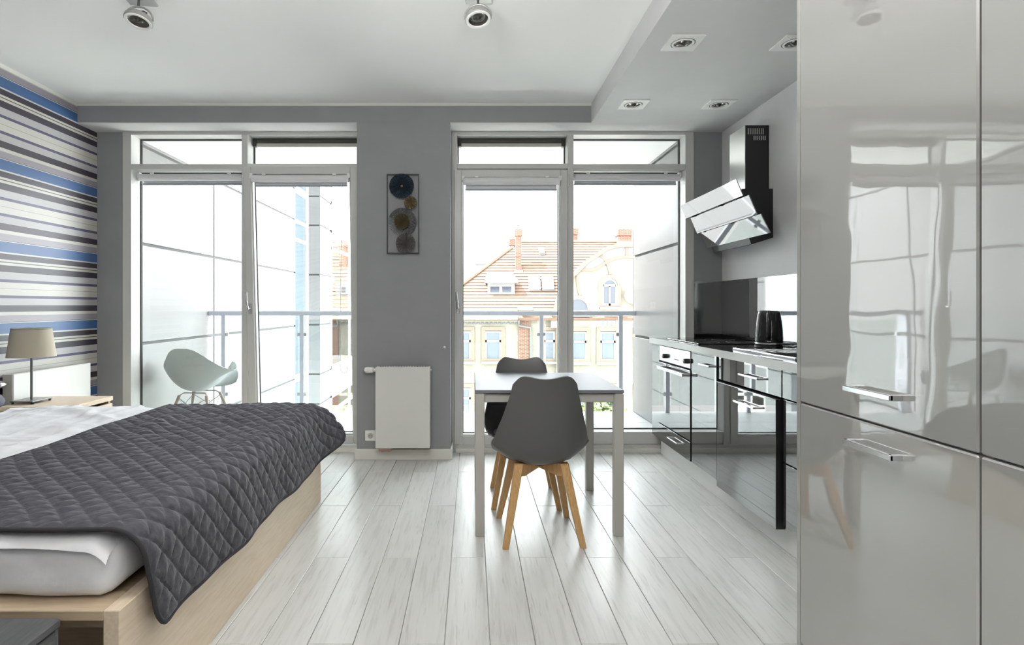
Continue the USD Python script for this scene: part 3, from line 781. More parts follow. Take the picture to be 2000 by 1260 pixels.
lp = thing('table_lamp', 'table lamp with beige drum shade on the night table', 'lamp', (-2.812, 3.60, NZ))
obj('base', bx(-.072, .072, -.085, .085, .012, .020, .002), 'lamp_metal', lp)
for sx in (-1, 1):
    for sy in (-1, 1):
        obj('foot', moved(lathe([(0, 0), (.007, 0), (.007, .012), (0, .012)], 12), (sx * .062, sy * .072, 0)), 'black_matt', lp)
obj('stem', tube([(0, 0, .02), (0, 0, .42)], .0075, 12), 'lamp_metal', lp, 40)
obj('shade', lathe([(.130, .292), (.106, .474), (.104, .474), (.128, .292)], 48, closed=True), 'shade_beige', lp, 40)
obj('bulb', lathe([(0, .30), (.02, .302), (.030, .325), (.028, .35), (.014, .38), (.013, .42), (0, .42)], 20), 'spot_white', lp, 40)
obj('shade_ring', [tube([(.106 * math.cos(a), .106 * math.sin(a), .468) for a in np.linspace(0, 2 * np.pi, 33)[:-1]], .002, 5, closed=True), tube([(-.105, 0, .468), (0, 0, .42), (.105, 0, .468)], .002, 5)], 'lamp_metal', lp)

wr_ = thing('flat_radiator', 'flat white radiator on the striped wall behind the night table', 'radiator', (0, 0, 0))
obj('panel', bx(-2.915, -2.90, 3.565, 4.29, 0.13, 0.735, 0.004), 'radiator_white', wr_)
obj('body', bx(-2.98, -2.914, 3.575, 4.28, 0.14, 0.732, 0.003), 'table_metal', wr_)
obj('wall_bracket', bx(-2.996, -2.979, 3.7, 3.74, 0.2, 0.7), 'plain_white', wr_)
obj('wall_bracket', bx(-2.996, -2.979, 4.1, 4.14, 0.2, 0.7), 'plain_white', wr_)
obj('valve', moved(lathe([(0, 0), (.012, 0), (.014, .02), (.021, .026), (.022, .07), (.018, .078), (0, .08)], 20, 'y'), (-2.947, 3.573, 0.675), (0, 0, 180)), 'chrome', wr_, 40, label='chrome valve')

# ------------------------------------------------------------------ radiator, socket and hook on the pillar
ra = thing('radiator', 'flat white radiator on the grey pillar between the windows', 'radiator', (-0.5105, YP, 0))
obj('front_panel', bx(-.2025, .2025, -.112, -.098, .112, .716, .004), 'radiator_white', ra)
obj('body', bx(-.198, .198, -.099, -.028, .118, .708, .003), 'table_metal', ra)
obj('side_cover', bx(-.2015, -.196, -.100, -.030, .114, .714, .002), 'radiator_white', ra)
obj('side_cover', bx(.196, .2015, -.100, -.030, .114, .714, .002), 'radiator_white', ra)
gr = [bx(-.19 + k * .02, -.182 + k * .02, -.096, -.034, .708, .715) for k in range(20)]
obj('top_grille', gr, 'radiator_white', ra)
obj('wall_bracket', bx(-.12, -.09, -.029, 0, .2, .66), 'plain_white', ra)
obj('wall_bracket', bx(.09, .12, -.029, 0, .2, .66), 'plain_white', ra)
pr = [(0, 0), (.012, 0), (.013, .018), (.020, .022)]
for k in range(6):
    pr += [(.0235, .026 + k * .008), (.0215, .030 + k * .008)]
pr += [(.022, .078), (.016, .088), (0, .089)]
obj('thermostat', moved(lathe(pr, 24, 'x'), (-.2015, -.065, .688), (0, 0, 180)), 'plain_white', ra, 30, label='white ribbed thermostat head')
for x in (-.16, -.11):
    obj('pipe', tube([(x, -.065, .118), (x, -.065, .088), (x, -.055, .078), (x, -.002, .078)], .008, 10), 'copper', ra, 40)
obj('pipe_cover', bx(-.185, -.085, -.080, -.050, .082, .112, .006), 'copper', ra)
obj('vent_plug', moved(lathe([(0, 0), (.007, 0), (.007, .012), (0, .012)], 10, 'x'), (.2015, -.065, .69)), 'radiator_white', ra)

so = thing('wall_socket', 'white wall socket left of the pillar radiator, near the floor', 'socket', (-0.768, YP, 0.183))
obj('plate', bx(-.040, .040, -.010, 0, -.040, .040, .004), 'socket_white', so)
obj('well', moved(lathe([(.021, .0), (.019, .0), (.019, .004), (0, .004), (0, .002), (.018, .002), (.021, -.001)], 28, 'y'), (0.002, -.0145, 0)), 'table_metal', so, 40)
obj('pin_hole', [moved(lathe([(0, 0), (.0026, 0), (.0026, .002), (0, .002)], 10, 'y'), (x, -.0155, 0)) for x in (-.007, .011)], 'black_matt', so)
hk = obj('cord_hook', moved(lathe([(0, 0), (.008, 0), (.009, .006), (.005, .010), (0, .012)], 16, 'y'), (-0.205, YP, 0.855), (180, 0, 0)), 'plain_white', None, 40)
tag(hk, 'tiny white round hook on the right edge of the grey pillar', 'hook')

# ------------------------------------------------------------------ wall art on the pillar
ar = thing('wall_art', 'metal wall art of round discs in a dark upright frame', 'wall decoration', (0, 0, 0))
AY = YP - 0.022
def ap(px, py):
    x, y, z = at(px, py, AY)
    return x, z
x0, z1 = ap(755.4, 340.0); x1, z0 = ap(818.6, 495.5)
obj('frame', ring(x0, x1, z0, z1, 0.008, AY - 0.008, AY + 0.006), 'art_frame', ar)
for x, z in ((x0 + 0.004, z1 - 0.06), (x1 - 0.004, z1 - 0.06), (x0 + 0.004, z0 + 0.06), (x1 - 0.004, z0 + 0.06)):
    obj('standoff', tube([(x, AY, z), (x, YP, z)], .004, 8), 'art_frame', ar)
def disc(px, py, r, depth, m, name, ribs=36, dish=0.012, label=None):
    x, z = ap(px, py)
    a = np.arange(ribs * 2) * np.pi / ribs
    prof = np.linspace(0, 1, 7)
    G = []
    for q in prof:
        rr = r * q * (1 + 0.012 * np.cos(a * ribs) * (q > 0.9))
        G.append(np.stack([x + rr * np.cos(a), np.full(len(a), depth) - dish * q ** 2 + 0.0035 * np.cos(a * ribs) * min(1, q * 2), z + rr * np.sin(a)], 1))
    Pn = np.array(G)
    Pn = np.concatenate([Pn, Pn[:, :1]], 1)
    m_, _ = sheet(Pn[:, ::-1], 0.0015)
    return obj(name, m_, m, ar, False, label=label), x, z
d_, x, z = disc(784.8, 363.9, 0.093, AY - 0.004, 'art_blue', 'disc', label='dark blue ribbed disc')
obj('stud', moved(lathe([(0, -.010), (.009, -.006), (.010, 0), (0, 0)], 16, 'y'), (x, AY - 0.006, z)), 'art_gold', d_, 40)
d_, x, z = disc(786, 433.7, 0.057, AY - 0.022, 'art_gold', 'disc', label='small antique gold ribbed disc')
cx, cz = x, z
cres = Point(cx, cz).buffer(0.106, 48).difference(Point(cx, cz).buffer(0.052, 32))
cut = Polygon([(cx, cz), (cx - 0.2, cz + 0.075), (cx - 0.3, cz), (cx - 0.3, cz - 0.3), (cx + 0.03, cz - 0.3)])
cres = cres.difference(cut)
for k in range(15):
    a = math.radians(150 - k * 15.0)
    cres = cres.difference(Point(cx + 0.078 * math.cos(a), cz + 0.078 * math.sin(a)).buffer(0.0065, 6))
    a = math.radians(143 - k * 15.0)
    cres = cres.difference(Point(cx + 0.093 * math.cos(a), cz + 0.093 * math.sin(a)).buffer(0.0045, 6))
obj('crescent', prism(cres, AY - 0.008, AY - 0.004, 'y'), 'art_black', ar, label='black pierced crescent')
wires = [tube([(cx + 0.05 * math.cos(a), AY - 0.006, cz + 0.05 * math.sin(a)), (cx + 0.106 * math.cos(a), AY - 0.006, cz + 0.106 * math.sin(a))], 0.0014, 5) for a in np.radians(np.arange(166, 280, 7))]
obj('wire_fan', wires, 'art_frame', ar)
disc(802.4, 397.2, 0.049, AY - 0.016, 'art_gold', 'disc', 20, 0.010, label='small plain gold disc')
disc(793, 475.5, 0.073, AY - 0.014, 'art_silver', 'disc', 40, 0.012, label='silver grey ribbed disc')

# ------------------------------------------------------------------ kitchen: base units, worktop, oven
XK, ZK0, ZK1, ZW = 1.440, 0.152, 0.872, 0.915
def handle(parent, x, y0, y1, z, reach=0.030, hgt=0.010):
    """A flat chrome bow handle on a front that faces -x at x."""
    obj('handle', [bx(x - reach, x - reach + 0.010, y0, y1, z - hgt / 2, z + hgt / 2, .002), bx(x - reach + 0.002, x + 0.001, y0, y0 + 0.010, z - hgt / 2, z + hgt / 2, .0015), bx(x - reach + 0.002, x + 0.001, y1 - 0.010, y1, z - hgt / 2, z + hgt / 2, .0015)], 'chrome', parent, label='chrome bow handle')
oc = thing('oven_cabinet', 'dark gloss base cabinet that holds the oven, at the window end', 'cabinet', (0, 0, 0))
obj('carcass', bx(XK + 0.022, XR - 0.005, 3.675, 3.692, ZK0, ZK1), 'black_satin', oc)
obj('carcass', bx(XK + 0.022, XR - 0.005, 4.30, 4.318, ZK0, ZK1), 'black_satin', oc)
obj('carcass', bx(XK + 0.022, XR - 0.005, 3.692, 4.30, ZK0, ZK0 + 0.018), 'black_satin', oc)
obj('filler_panel', bx(XK, XK + 0.02, 4.324, 4.496, ZK0, ZK1, .001), 'front_gloss', oc)
obj('end_panel', bx(XK + 0.02, XR - 0.005, 4.478, 4.496, ZK0, ZK1), 'front_gloss', oc)
dr = obj('drawer', bx(XK - 0.014, XK + 0.02, 3.676, 4.284, ZK0, 0.276, .001), 'front_gloss', oc)
obj('drawer_edge', [bx(XK - 0.0135, XK + 0.02, 3.6752, 3.6762, ZK0, 0.276), bx(XK - 0.0135, XK + 0.02, 3.676, 4.284, 0.2755, 0.2768)], 'black_satin', dr)
handle(dr, XK - 0.014, 3.84, 4.03, 0.226)
ov = thing('built_in_oven', 'built-in oven with steel control strip, two black knobs and mirror door', 'oven', (0, 0, 0))
obj('body', bx(XK + 0.03, XR - 0.1, 3.70, 4.29, 0.285, 0.865), 'black_satin', ov)
obj('control_strip', bx(XK - 0.012, XK + 0.03, 3.676, 4.284, 0.757, ZK1 - 0.003, .0015), 'oven_panel', ov, label='brushed steel control strip')
for y, z in ((4.135, .800), (3.725, .803)):
    k = obj('knob', moved(lathe([(0, -.026), (.014, -.026), (.016, -.024), (.017, 0), (0, 0)], 24, 'x'), (XK - 0.012, y, z)), 'black_satin', ov, 40, label='black round knob')
    obj('pointer', bx(XK - 0.040, XK - 0.036, y - .002, y + .002, z, z + .014), 'plain_white', k)
obj('badge', bx(XK - 0.0132, XK - 0.012, 3.88, 3.965, .790, .796), 'black_satin', ov)
od = obj('door', bx(XK - 0.014, XK + 0.028, 3.676, 4.284, .284, .745, .002), 'front_gloss', ov)
obj('door_edge', [bx(XK - 0.0135, XK + 0.024, 3.6752, 3.6762, .284, .745), bx(XK - 0.0135, XK + 0.024, 3.676, 4.284, .7445, .7458)], 'black_satin', od)
obj('door_gap', bx(XK + 0.006, XK + 0.026, 3.682, 4.278, .745, .757), 'black_matt', ov)
obj('door_handle', [bx(XK - 0.060, XK - 0.048, 3.694, 4.20, .702, .722, .002), bx(XK - 0.050, XK - 0.012, 3.694, 3.712, .704, .720, .002), bx(XK - 0.050, XK - 0.012, 4.182, 4.20, .704, .720, .002)], 'oven_panel', ov, label='steel bar handle')

b1 = thing('base_cabinet', 'narrow mirror-gloss base cabinet right of the oven', 'cabinet', (0, 0, 0))
obj('carcass', bx(XK + 0.022, XR - 0.005, 3.292, 3.672, ZK0, ZK1), 'black_satin', b1)
dd = obj('door', bx(XK - 0.008, XK + 0.02, 3.294, 3.668, ZK0, ZK1, .001), 'front_gloss', b1)
obj('door_edge', bx(XK - 0.0075, XK + 0.02, 3.2925, 3.2942, ZK0, ZK1), 'black_satin', dd)
handle(dd, XK - 0.008, 3.335, 3.49, .808)
b2 = thing('base_cabinet', 'wide mirror-gloss base cabinet under the sink with one drawer', 'cabinet', (0, 0, 0))
obj('carcass', bx(XK + 0.024, XR - 0.005, 2.616, 3.288, ZK0, ZK1 - 0.22), 'black_satin', b2)
dr = obj('drawer', bx(XK, XK + 0.02, 2.618, 3.284, .742, ZK1, .001), 'front_gloss', b2)
handle(dr, XK, 2.785, 2.985, .806)
dd = obj('door', bx(XK - 0.024, XK + 0.022, 2.622, 3.254, .128, .732, .001), 'front_gloss', b2)
handle(dd, XK - 0.024, 2.775, 2.99, .664)
obj('door_edge', [bx(XK - 0.0235, XK + 0.022, 2.6215, 2.6225, .128, .732), bx(XK - 0.0235, XK + 0.022, 2.622, 3.254, .7315, .7325)], 'black_satin', dd)
b3 = thing('base_cabinet', 'mirror-gloss base cabinet squeezed against the tall white cabinet', 'cabinet', (0, 0, 0))
obj('carcass', bx(XK + 0.022, XR - 0.005, 1.75, 2.612, ZK0, ZK1 - 0.22), 'black_satin', b3)
obj('drawer', bx(XK, XK + 0.02, 1.752, 2.608, .742, ZK1, .001), 'front_gloss', b3)
obj('drawer', bx(XK, XK + 0.02, 1.752, 2.600, .448, .736, .001), 'front_gloss', b3)
obj('drawer', bx(XK, XK + 0.02, 1.752, 2.600, ZK0, .442, .001), 'front_gloss', b3)
tag(obj('kitchen_plinth', bx(1.500, 1.516, 1.74, 4.46, 0.0, ZK0 - 0.001, .001), 'plain_white'), 'white plinth board under the kitchen base cabinets', 'plinth')
wt = thing('worktop', 'glossy black kitchen worktop with pale grey front edge', 'worktop', (0, 0, 0))
SX0, SX1, SY0, SY1 = 1.512, 1.93, 2.63, 3.262
hole = Polygon([(1.424, 1.74), (XR - 0.002, 1.74), (XR - 0.002, 4.498), (1.424, 4.498)], [[(SX0 + .02, SY0 + .02), (SX1 - .02, SY0 + .02), (SX1 - .02, SY1 - .02), (SX0 + .02, SY1 - .02)]])
obj('slab', prism(hole, ZK1 + 0.002, ZW, 'z'), 'worktop_top', wt)
obj('front_edge', bx(1.420, 1.4245, 1.74, 4.499, ZK1 + 0.002, ZW + 0.0005), 'worktop_edge', wt, label='pale grey front edge')
obj('end_edge', bx(1.4245, XR - 0.002, 4.498, 4.5, ZK1 + 0.002, ZW), 'worktop_edge', wt)
obj('upstand', bx(XR - 0.022, XR - 0.001, 1.74, 4.50, ZW, ZW + 0.028, .002), 'black_gloss', wt)
obj('upstand', bx(1.78, XR - 0.022, 4.485, 4.506, ZW, ZW + 0.028, .002), 'black_gloss', wt)
hb = thing('hob', 'black glass hob set in the worktop above the oven', 'hob', (0, 0, ZW))
obj('glass', bx(1.49, 1.95, 3.70, 4.28, 0.0, .006, .002), 'black_gloss', hb)
for x, y, r in ((1.61, 3.85, .08), (1.61, 4.12, .095), (1.84, 3.85, .095), (1.84, 4.12, .08)):
    obj('cooking_zone', moved(lathe([(r, 0), (r, .0006), (r - .004, .0006), (r - .004, 0)], 40, closed=True), (x, y, .0058)), 'lamp_metal', hb)
sk = thing('sink', 'stainless steel sink with drainer near the tall white cabinet', 'sink', (0, 0, 0))
rim = Polygon([(SX0, SY0), (SX1, SY0), (SX1, SY1), (SX0, SY1)], [[(SX0 + .05, SY0 + .04), (SX1 - .05, SY0 + .04), (SX1 - .05, SY0 + .34), (SX0 + .05, SY0 + .34)]])
obj('rim', prism(rim, ZW, ZW + .005, 'z'), 'sink_steel', sk)
obj('raised_edge', bx(SX0, SX0 + .010, SY0, SY1, ZW + .003, ZW + .012, .003), 'chrome', sk)
obj('drainer_rib', [bx(SX0 + .06 + k * .05, SX0 + .072 + k * .05, SY0 + .37, SY1 - .03, ZW + .004, ZW + .008, .002) for k in range(6)], 'sink_steel', sk)
bw = [(SX0 + .05, SY0 + .04, SX1 - .05, SY0 + .34)]
obj('basin', [bx(SX0 + .045, SX0 + .05, SY0 + .04, SY0 + .34, ZW - .16, ZW + .001), bx(SX1 - .05, SX1 - .045, SY0 + .04, SY0 + .34, ZW - .16, ZW + .001),
              bx(SX0 + .045, SX1 - .045, SY0 + .035, SY0 + .04, ZW - .16, ZW + .001), bx(SX0 + .045, SX1 - .045, SY0 + .34, SY0 + .345, ZW - .16, ZW + .001), bx(SX0 + .045, SX1 - .045, SY0 + .035, SY0 + .345, ZW - .165, ZW - .16)], 'sink_steel', sk)
bs = thing('backsplash', 'dark grey glass splashback along the kitchen wall', 'splashback', (0, 0, 0))
for a, b in ((1.74, 2.996), (3.0, 4.506)):
    obj('glass_sheet', bx(XR - 0.0075, XR - 0.0008, a, b, ZW + 0.029, 1.365), 'backsplash_glass', bs)
obj('glass_sheet', bx(1.779, XR - 0.0078, 4.500, 4.507, ZW + 0.029, 1.365), 'backsplash_glass', bs)

kt = thing('kettle', 'black electric kettle on the worktop against the splashback', 'kettle', (1.795, 3.40, ZW + 0.0006), (0, 0, 62))
obj('base', lathe([(0, 0), (.074, 0), (.078, .004), (.078, .016), (.072, .02), (0, .02)], 40), 'black_satin', kt, 40)
obj('body', lathe([(0, .022), (.071, .022), (.075, .03), (.0765, .06), (.074, .11), (.068, .165), (.062, .205), (.058, .214), (0, .216)], 48), 'black_gloss', kt, 40)
obj('metal_band', lathe([(.0745, .022), (.0765, .024), (.0765, .031), (.0745, .033)], 48, closed=True), 'steel', kt, 40, label='steel band round the foot')
obj('lid', lathe([(0, .226), (.045, .225), (.056, .220), (.058, .214), (0, .214)], 40), 'black_satin', kt, 40)
obj('spout', hull([(.058, -.016, .205), (.058, .016, .205), (.088, -.008, .214), (.088, .008, .214), (.056, -.02, .160), (.056, .02, .160), (.060, -.012, .217), (.060, .012, .217)]), 'black_gloss', kt)
obj('handle', tube([(-.056, 0, .205), (-.085, 0, .212), (-.108, 0, .196), (-.113, 0, .15), (-.108, 0, .10), (-.094, 0, .07), (-.072, 0, .06)], [.012, .012, .0125, .012, .012, .011, .010], 12), 'black_gloss', kt, 50)
obj('badge', [bx(-.0785, -.0755, -.010 + k * .007, -.006 + k * .007, .040, .045) for k in range(3)], 'socket_white', kt, label='tiny white maker mark')
obj('gauge', bx(.0745, .0765, -.004, .004, .06, .16), 'chrome', kt)
cw_ = np.array([(1.868, 3.37, ZW + .008), (1.90, 3.33, ZW + .006), (1.95, 3.29, ZW + .03), (1.972, 3.22, ZW + .05), (1.983, 3.16, ZW + .085), (1.988, 3.13, ZW + .14), (1.990, 3.115, ZW + .19)]) - [1.795, 3.40, ZW + 0.0006]
ca, sa = math.cos(math.radians(62)), math.sin(math.radians(62))
cw_ = np.stack([cw_[:, 0] * ca + cw_[:, 1] * sa, -cw_[:, 0] * sa + cw_[:, 1] * ca, cw_[:, 2]], 1)
obj('power_cord', tube(cw_, .0035, 8), 'black_matt', kt, 50)
ks_ = thing('wall_socket', 'white twin socket on the splashback above the kettle', 'socket', (XR - 0.0075, 3.08, 1.175))
for y in (-.038, .038):
    pl = obj('plate', bx(-.010, 0, y - .037, y + .037, -.037, .037, .004), 'socket_white', ks_)
    obj('well', moved(lathe([(.021, .0), (.019, .0), (.019, .003), (0, .003), (0, .001), (.021, -.001)], 28, 'x'), (-.012, y, 0)), 'table_metal', pl, 40)

# ------------------------------------------------------------------ cooker hood
hd = thing('cooker_hood', 'slanted black cooker hood with stepped mirror glass and steel chimney', 'cooker hood', (0, 0, 0))
ck = bx(1.846, XR - 0.001, 3.795, 4.02, 1.93, 2.385)
obj('chimney', ck, 'black_satin', hd)
cf = obj('chimney_front', bx(1.842, 1.847, 3.795, 4.02, 1.945, 2.385), 'steel', hd, label='brushed steel chimney front')
sl = [bx(1.862 + k * .0125, 1.868 + k * .0125, 3.7935, 3.796, 2.325, 2.365) for k in range(9)] + [bx(1.90 + k * .0125, 1.906 + k * .0125, 3.7935, 3.796, 2.285, 2.315) for k in range(7)]
obj('air_slots', sl, 'spot_grey', hd)
obj('body', prism([(XR - 0.001, 1.948), (1.80, 1.948), (1.755, 1.87), (1.86, 1.578), (XR - 0.001, 1.622)], 3.745, 4.33, 'y'), 'black_satin', hd)
obj('filter', hull([(1.872, 3.80, 1.578), (1.872, 4.28, 1.578), (1.985, 3.80, 1.6135), (1.985, 4.28, 1.6135), (1.874, 3.80, 1.585), (1.985, 4.28, 1.622)]), 'black_gloss', hd)
for y in (3.83, 4.18):
    obj('lamp', moved(lathe([(0, 0), (.028, 0), (.03, .004), (0, .004)], 20), (1.93, y, 1.592), (0, -17, 0)), 'spot_white', hd, 40)
for (xa, za), (xb_, zb_) in (((1.616, 1.943), (1.657, 1.843)), ((1.694, 1.846), (1.744, 1.727)), ((1.766, 1.730), (1.825, 1.615))):
    n = np.array([zb_ - za, -(xb_ - xa)]); n = n / np.linalg.norm(n) * 0.006
    obj('glass_plate', prism([(xa, za), (xb_, zb_), (xb_ - n[0], zb_ - n[1]), (xa - n[0], za - n[1])], 3.444, 4.356, 'y'), 'mirror_steel', hd, label='mirror glass plate')
for y in (3.80, 4.25):
    obj('plate_arm', [tube([(1.66, y, 1.845), (1.77, y, 1.86)], .008, 8), tube([(1.745, y, 1.73), (1.81, y, 1.74)], .008, 8), tube([(1.80, y, 1.67), (1.84, y, 1.675)], .008, 8)], 'black_satin', hd)

# ------------------------------------------------------------------ tall white cabinets
XT = 0.995
def tall(y0, y1, label, zsplit, h_at, end):
    c = thing('tall_cabinet', label, 'cabinet', (0, 0, 0))
    obj('carcass', bx(XT + 0.023, XR - 0.005, y0, y1 - 0.001, 0.15, ZS - 0.002), 'plain_white', c)
    obj('plinth', bx(XT + 0.06, XT + 0.076, y0, y1 - 0.001, 0.0, 0.149), 'plain_white', c)
    if end:
        obj('end_panel', bx(XT + 0.001, XR - 0.005, y1, y1 + 0.018, 0.0, ZS - 0.002, .001), 'lacquer_white', c)
    up = obj('door', bx(XT, XT + 0.021, y0 + 0.0025, y1 - 0.002, zsplit + 0.0025, ZS - 0.006, .0035), 'lacquer_white', c)
    lo = obj('door', bx(XT, XT + 0.021, y0 + 0.0025, y1 - 0.002, 0.150, zsplit - 0.0025, .0035), 'lacquer_white', c)
    if h_at:
        handle(up, XT, h_at[0], h_at[1], zsplit + 0.079, 0.031, 0.0145)
        handle(lo, XT, h_at[0], h_at[1], zsplit - 0.060, 0.031, 0.0145)
tall(1.1044, 1.7075, 'tall white gloss cabinet with two chrome handles beside the kitchen', 0.877, (1.300, 1.466), True)
tall(0.50, 1.1040, 'tall white gloss cabinet at the right edge of the picture', 0.877, None, False)

# ------------------------------------------------------------------ ceiling lights, and two added fill lamps out of view
rs = thing('recessed_spotlight', 'square recessed spotlight of the kitchen ceiling nearest the camera, left of the tall cabinet', 'spotlight', (1.115, 2.97, ZS), group='square spotlights in the lowered ceiling')
sq = Polygon([(-.088, -.088), (.088, -.088), (.088, .088), (-.088, .088)]).difference(Point(0, 0).buffer(.058, 24))
obj('plate', prism(sq, -.006, .0, 'z'), 'spot_white', rs)
obj('ring', lathe([(.058, -.004), (.056, -.010), (.048, -.010), (.046, -.003), (.052, -.001)], 40, closed=True), 'spot_white', rs, 40)
obj('groove', lathe([(.062, -.0062), (.0605, -.0072), (.059, -.0062)], 40), 'black_matt', rs)
obj('lamp', lathe([(.046, -.002), (.036, -.0035), (.022, -.003), (.016, -.010), (.008, -.016), (0, -.017)], 32), 'bulb_glass', rs, 40)
obj('reflector', [moved(lathe([(0, -.006), (.007, -.005), (.008, 0), (0, 0)], 12), (.028 * math.cos(a), .028 * math.sin(a), -.004)) for a in (0.5, 2.4, 4.2)], 'chrome', rs, 40)
dup(rs, (1.703, 2.97, ZS), 90, 'square recessed spotlight half hidden by the tall white cabinet')
dup(rs, (1.115, 3.88, ZS), 180, 'square recessed spotlight in the kitchen ceiling, nearest the beam corner')
dup(rs, (1.703, 3.88, ZS), 270, 'square recessed spotlight in the kitchen ceiling above the cooker hood')

fl_ = thing('floor_lamp', 'added fill uplighter behind the camera, aimed at the ceiling', 'lamp', (0.3, -0.35, 0))  # added to lift the room brightness by bounce off the ceiling
obj('base', lathe([(0, 0), (.15, 0), (.15, .015), (.02, .03), (0, .03)], 32), 'lamp_metal', fl_, 40)
obj('pole', tube([(0, 0, .03), (0, 0, 1.38)], .012, 12), 'lamp_metal', fl_, 40)
obj('bowl', lathe([(.012, 1.36), (.10, 1.39), (.20, 1.47), (.205, 1.47), (.10, 1.385), (.012, 1.355)], 40, closed=True), 'shade_beige', fl_, 40)
ul = UsdLux.DiskLight.Define(stage, str(fl_.GetPath()) + '/bulb_light')
ul.CreateRadiusAttr(0.15)
ul.CreateIntensityAttr(UPLIGHT)
ul.CreateColorAttr(Gf.Vec3f(1.0, 0.975, 0.94))
ul.AddTranslateOp().Set(Gf.Vec3d(0, 0, 1.475))
ul.AddRotateXOp().Set(180.0)

cl_ = thing('pendant_lamp', 'added fill globe hung out of view between bed and tall cabinets', 'lamp', (-0.35, 1.55, ZC))
obj('canopy', lathe([(0, 0), (.06, 0), (.055, -.03), (0, -.032)], 32), 'plain_white', cl_, 40)
obj('cable', tube([(0, 0, -.03), (0, 0, -.30)], .004, 8), 'plain_white', cl_, 40)
MAT['opal'] = usdkit.material(stage, '/World/Looks/opal', {'e': ('emission', {'color': (1.0, 0.975, 0.945), 'strength': CEILING_LAMP})}, [], surface='e.emission')  # glowing globe added as fill for ceiling and walls, never in view
gl_ = trimesh.creation.icosphere(3, .16); gl_.apply_translation((0, 0, -.45))
obj('globe', gl_, 'opal', cl_, True)

def spot(label, x, y, tilt, turn, yaw):
    s = thing('ceiling_spot', label, 'spotlight', (x, y, ZC), (0, 0, turn), 'ring spotlights on the white ceiling')
    obj('ceiling_plate', bx(-.067, .067, -.067, .067, -.012, 0, .003), 'spot_grey', s)
    obj('stem', tube([(0, 0, -.012), (0, 0, -.046)], .006, 10), 'lamp_metal', s, 40)
    c = np.array([0, 0, -.112])
    R = (-11, tilt, yaw)
    arc = np.array([(.067 * math.cos(a), 0, .070 * math.sin(a)) for a in np.linspace(0, math.pi, 17)])
    obj('yoke', moved(tube(arc * [1, 1, .9], .0048, 8), c, (0, tilt * .5, yaw)), 'spot_grey', s, 40)
    obj('head', moved(lathe([(.046, .016), (.056, .016), (.064, .006), (.066, -.008), (.062, -.012), (.056, -.010), (.052, .004)], 36, closed=True), c, R), 'spot_grey', s, 40)
    obj('front_ring', moved(lathe([(.062, -.010), (.061, -.016), (.050, -.016), (.048, -.010)], 36, closed=True), c, R), 'spot_white', s, 40)
    obj('lamp', moved(lathe([(.049, -.010), (.040, -.004), (.026, -.002), (.014, -.008), (.006, -.014), (0, -.015)], 30), c, R), 'bulb_glass', s, 40)
    obj('lead', moved(tube([(0, 0, .046), (.012, .0, .050), (.030, 0, .044), (.034, 0, -.002)], .003, 6), c, R), 'lamp_metal', s, 40)
spot('grey ring spotlight on the ceiling above the bed', -1.655, 2.80, 6, 8, 0)
spot('grey ring spotlight on the ceiling in front of the pillar', 0.032, 2.78, -8, -6, 0)

# ------------------------------------------------------------------ white armchair on the balcony
ac = thing('balcony_armchair', 'white shell armchair with wooden dowel legs outside on the balcony', 'chair', (-2.42, 5.02, 0.018), (0, 0, -6))
k = [0, .2, .4, .54, .66, .80, .92, 1]
m, Pn = shell(k, [-.27, -.245, -.215, -.165, -.085, .05, .165, .215], [.790, .66, .53, .445, .405, .405, .425, .405],
              [.20, .255, .315, .335, .325, .30, .26, .225], [.05, .115, .20, .25, .262, .25, .16, .03], 2.0, 0.006, top=0.0, corner=0.13, cstart=0.0, cexp=2.6)
obj('seat_shell', m, 'shell_white', ac, 40)
for sx in (-1, 1):
    for sy in (-1, 1):
        obj('leg', tube([(sx * .125, sy * .105, .365), (sx * .235, sy * .215, 0)], [.014, .009], 10), 'pale_wood', ac, 40)
    obj('brace', [tube([(sx * .13, -.11, .345), (sx * .19, .165, .14)], .0035, 6), tube([(sx * .13, .11, .345), (sx * .19, -.165, .14)], .0035, 6)], 'wire_grey', ac)
for sy in (-1, 1):
    obj('brace', [tube([(-.13, sy * .11, .345), (.19, sy * .165, .14)], .0035, 6), tube([(.13, sy * .11, .345), (-.19, sy * .165, .14)], .0035, 6)], 'wire_grey', ac)
obj('mount', [tube([(-.13, -.11, .36), (-.10, -.08, .385), (.10, -.08, .385), (.13, -.11, .36)], .006, 6), tube([(-.13, .11, .36), (-.10, .08, .385), (.10, .08, .385), (.13, .11, .36)], .006, 6)], 'wire_grey', ac)

# ------------------------------------------------------------------ the house across the street
YH = 34.0
def hp(px, py, y=YH):
    x, _, z = at(px, py, y)
    return x, z
house = thing('corner_house', 'old stucco house with red tiled roof and curved gable across the street', 'building', (0, 0, 0))
xw0, zev = hp(852, 622); xw1, _ = hp(1400, 622)
obj('wall', bx(xw0, xw1, YH, YH + 8, -11.0, zev + 0.2), 'stucco', house)

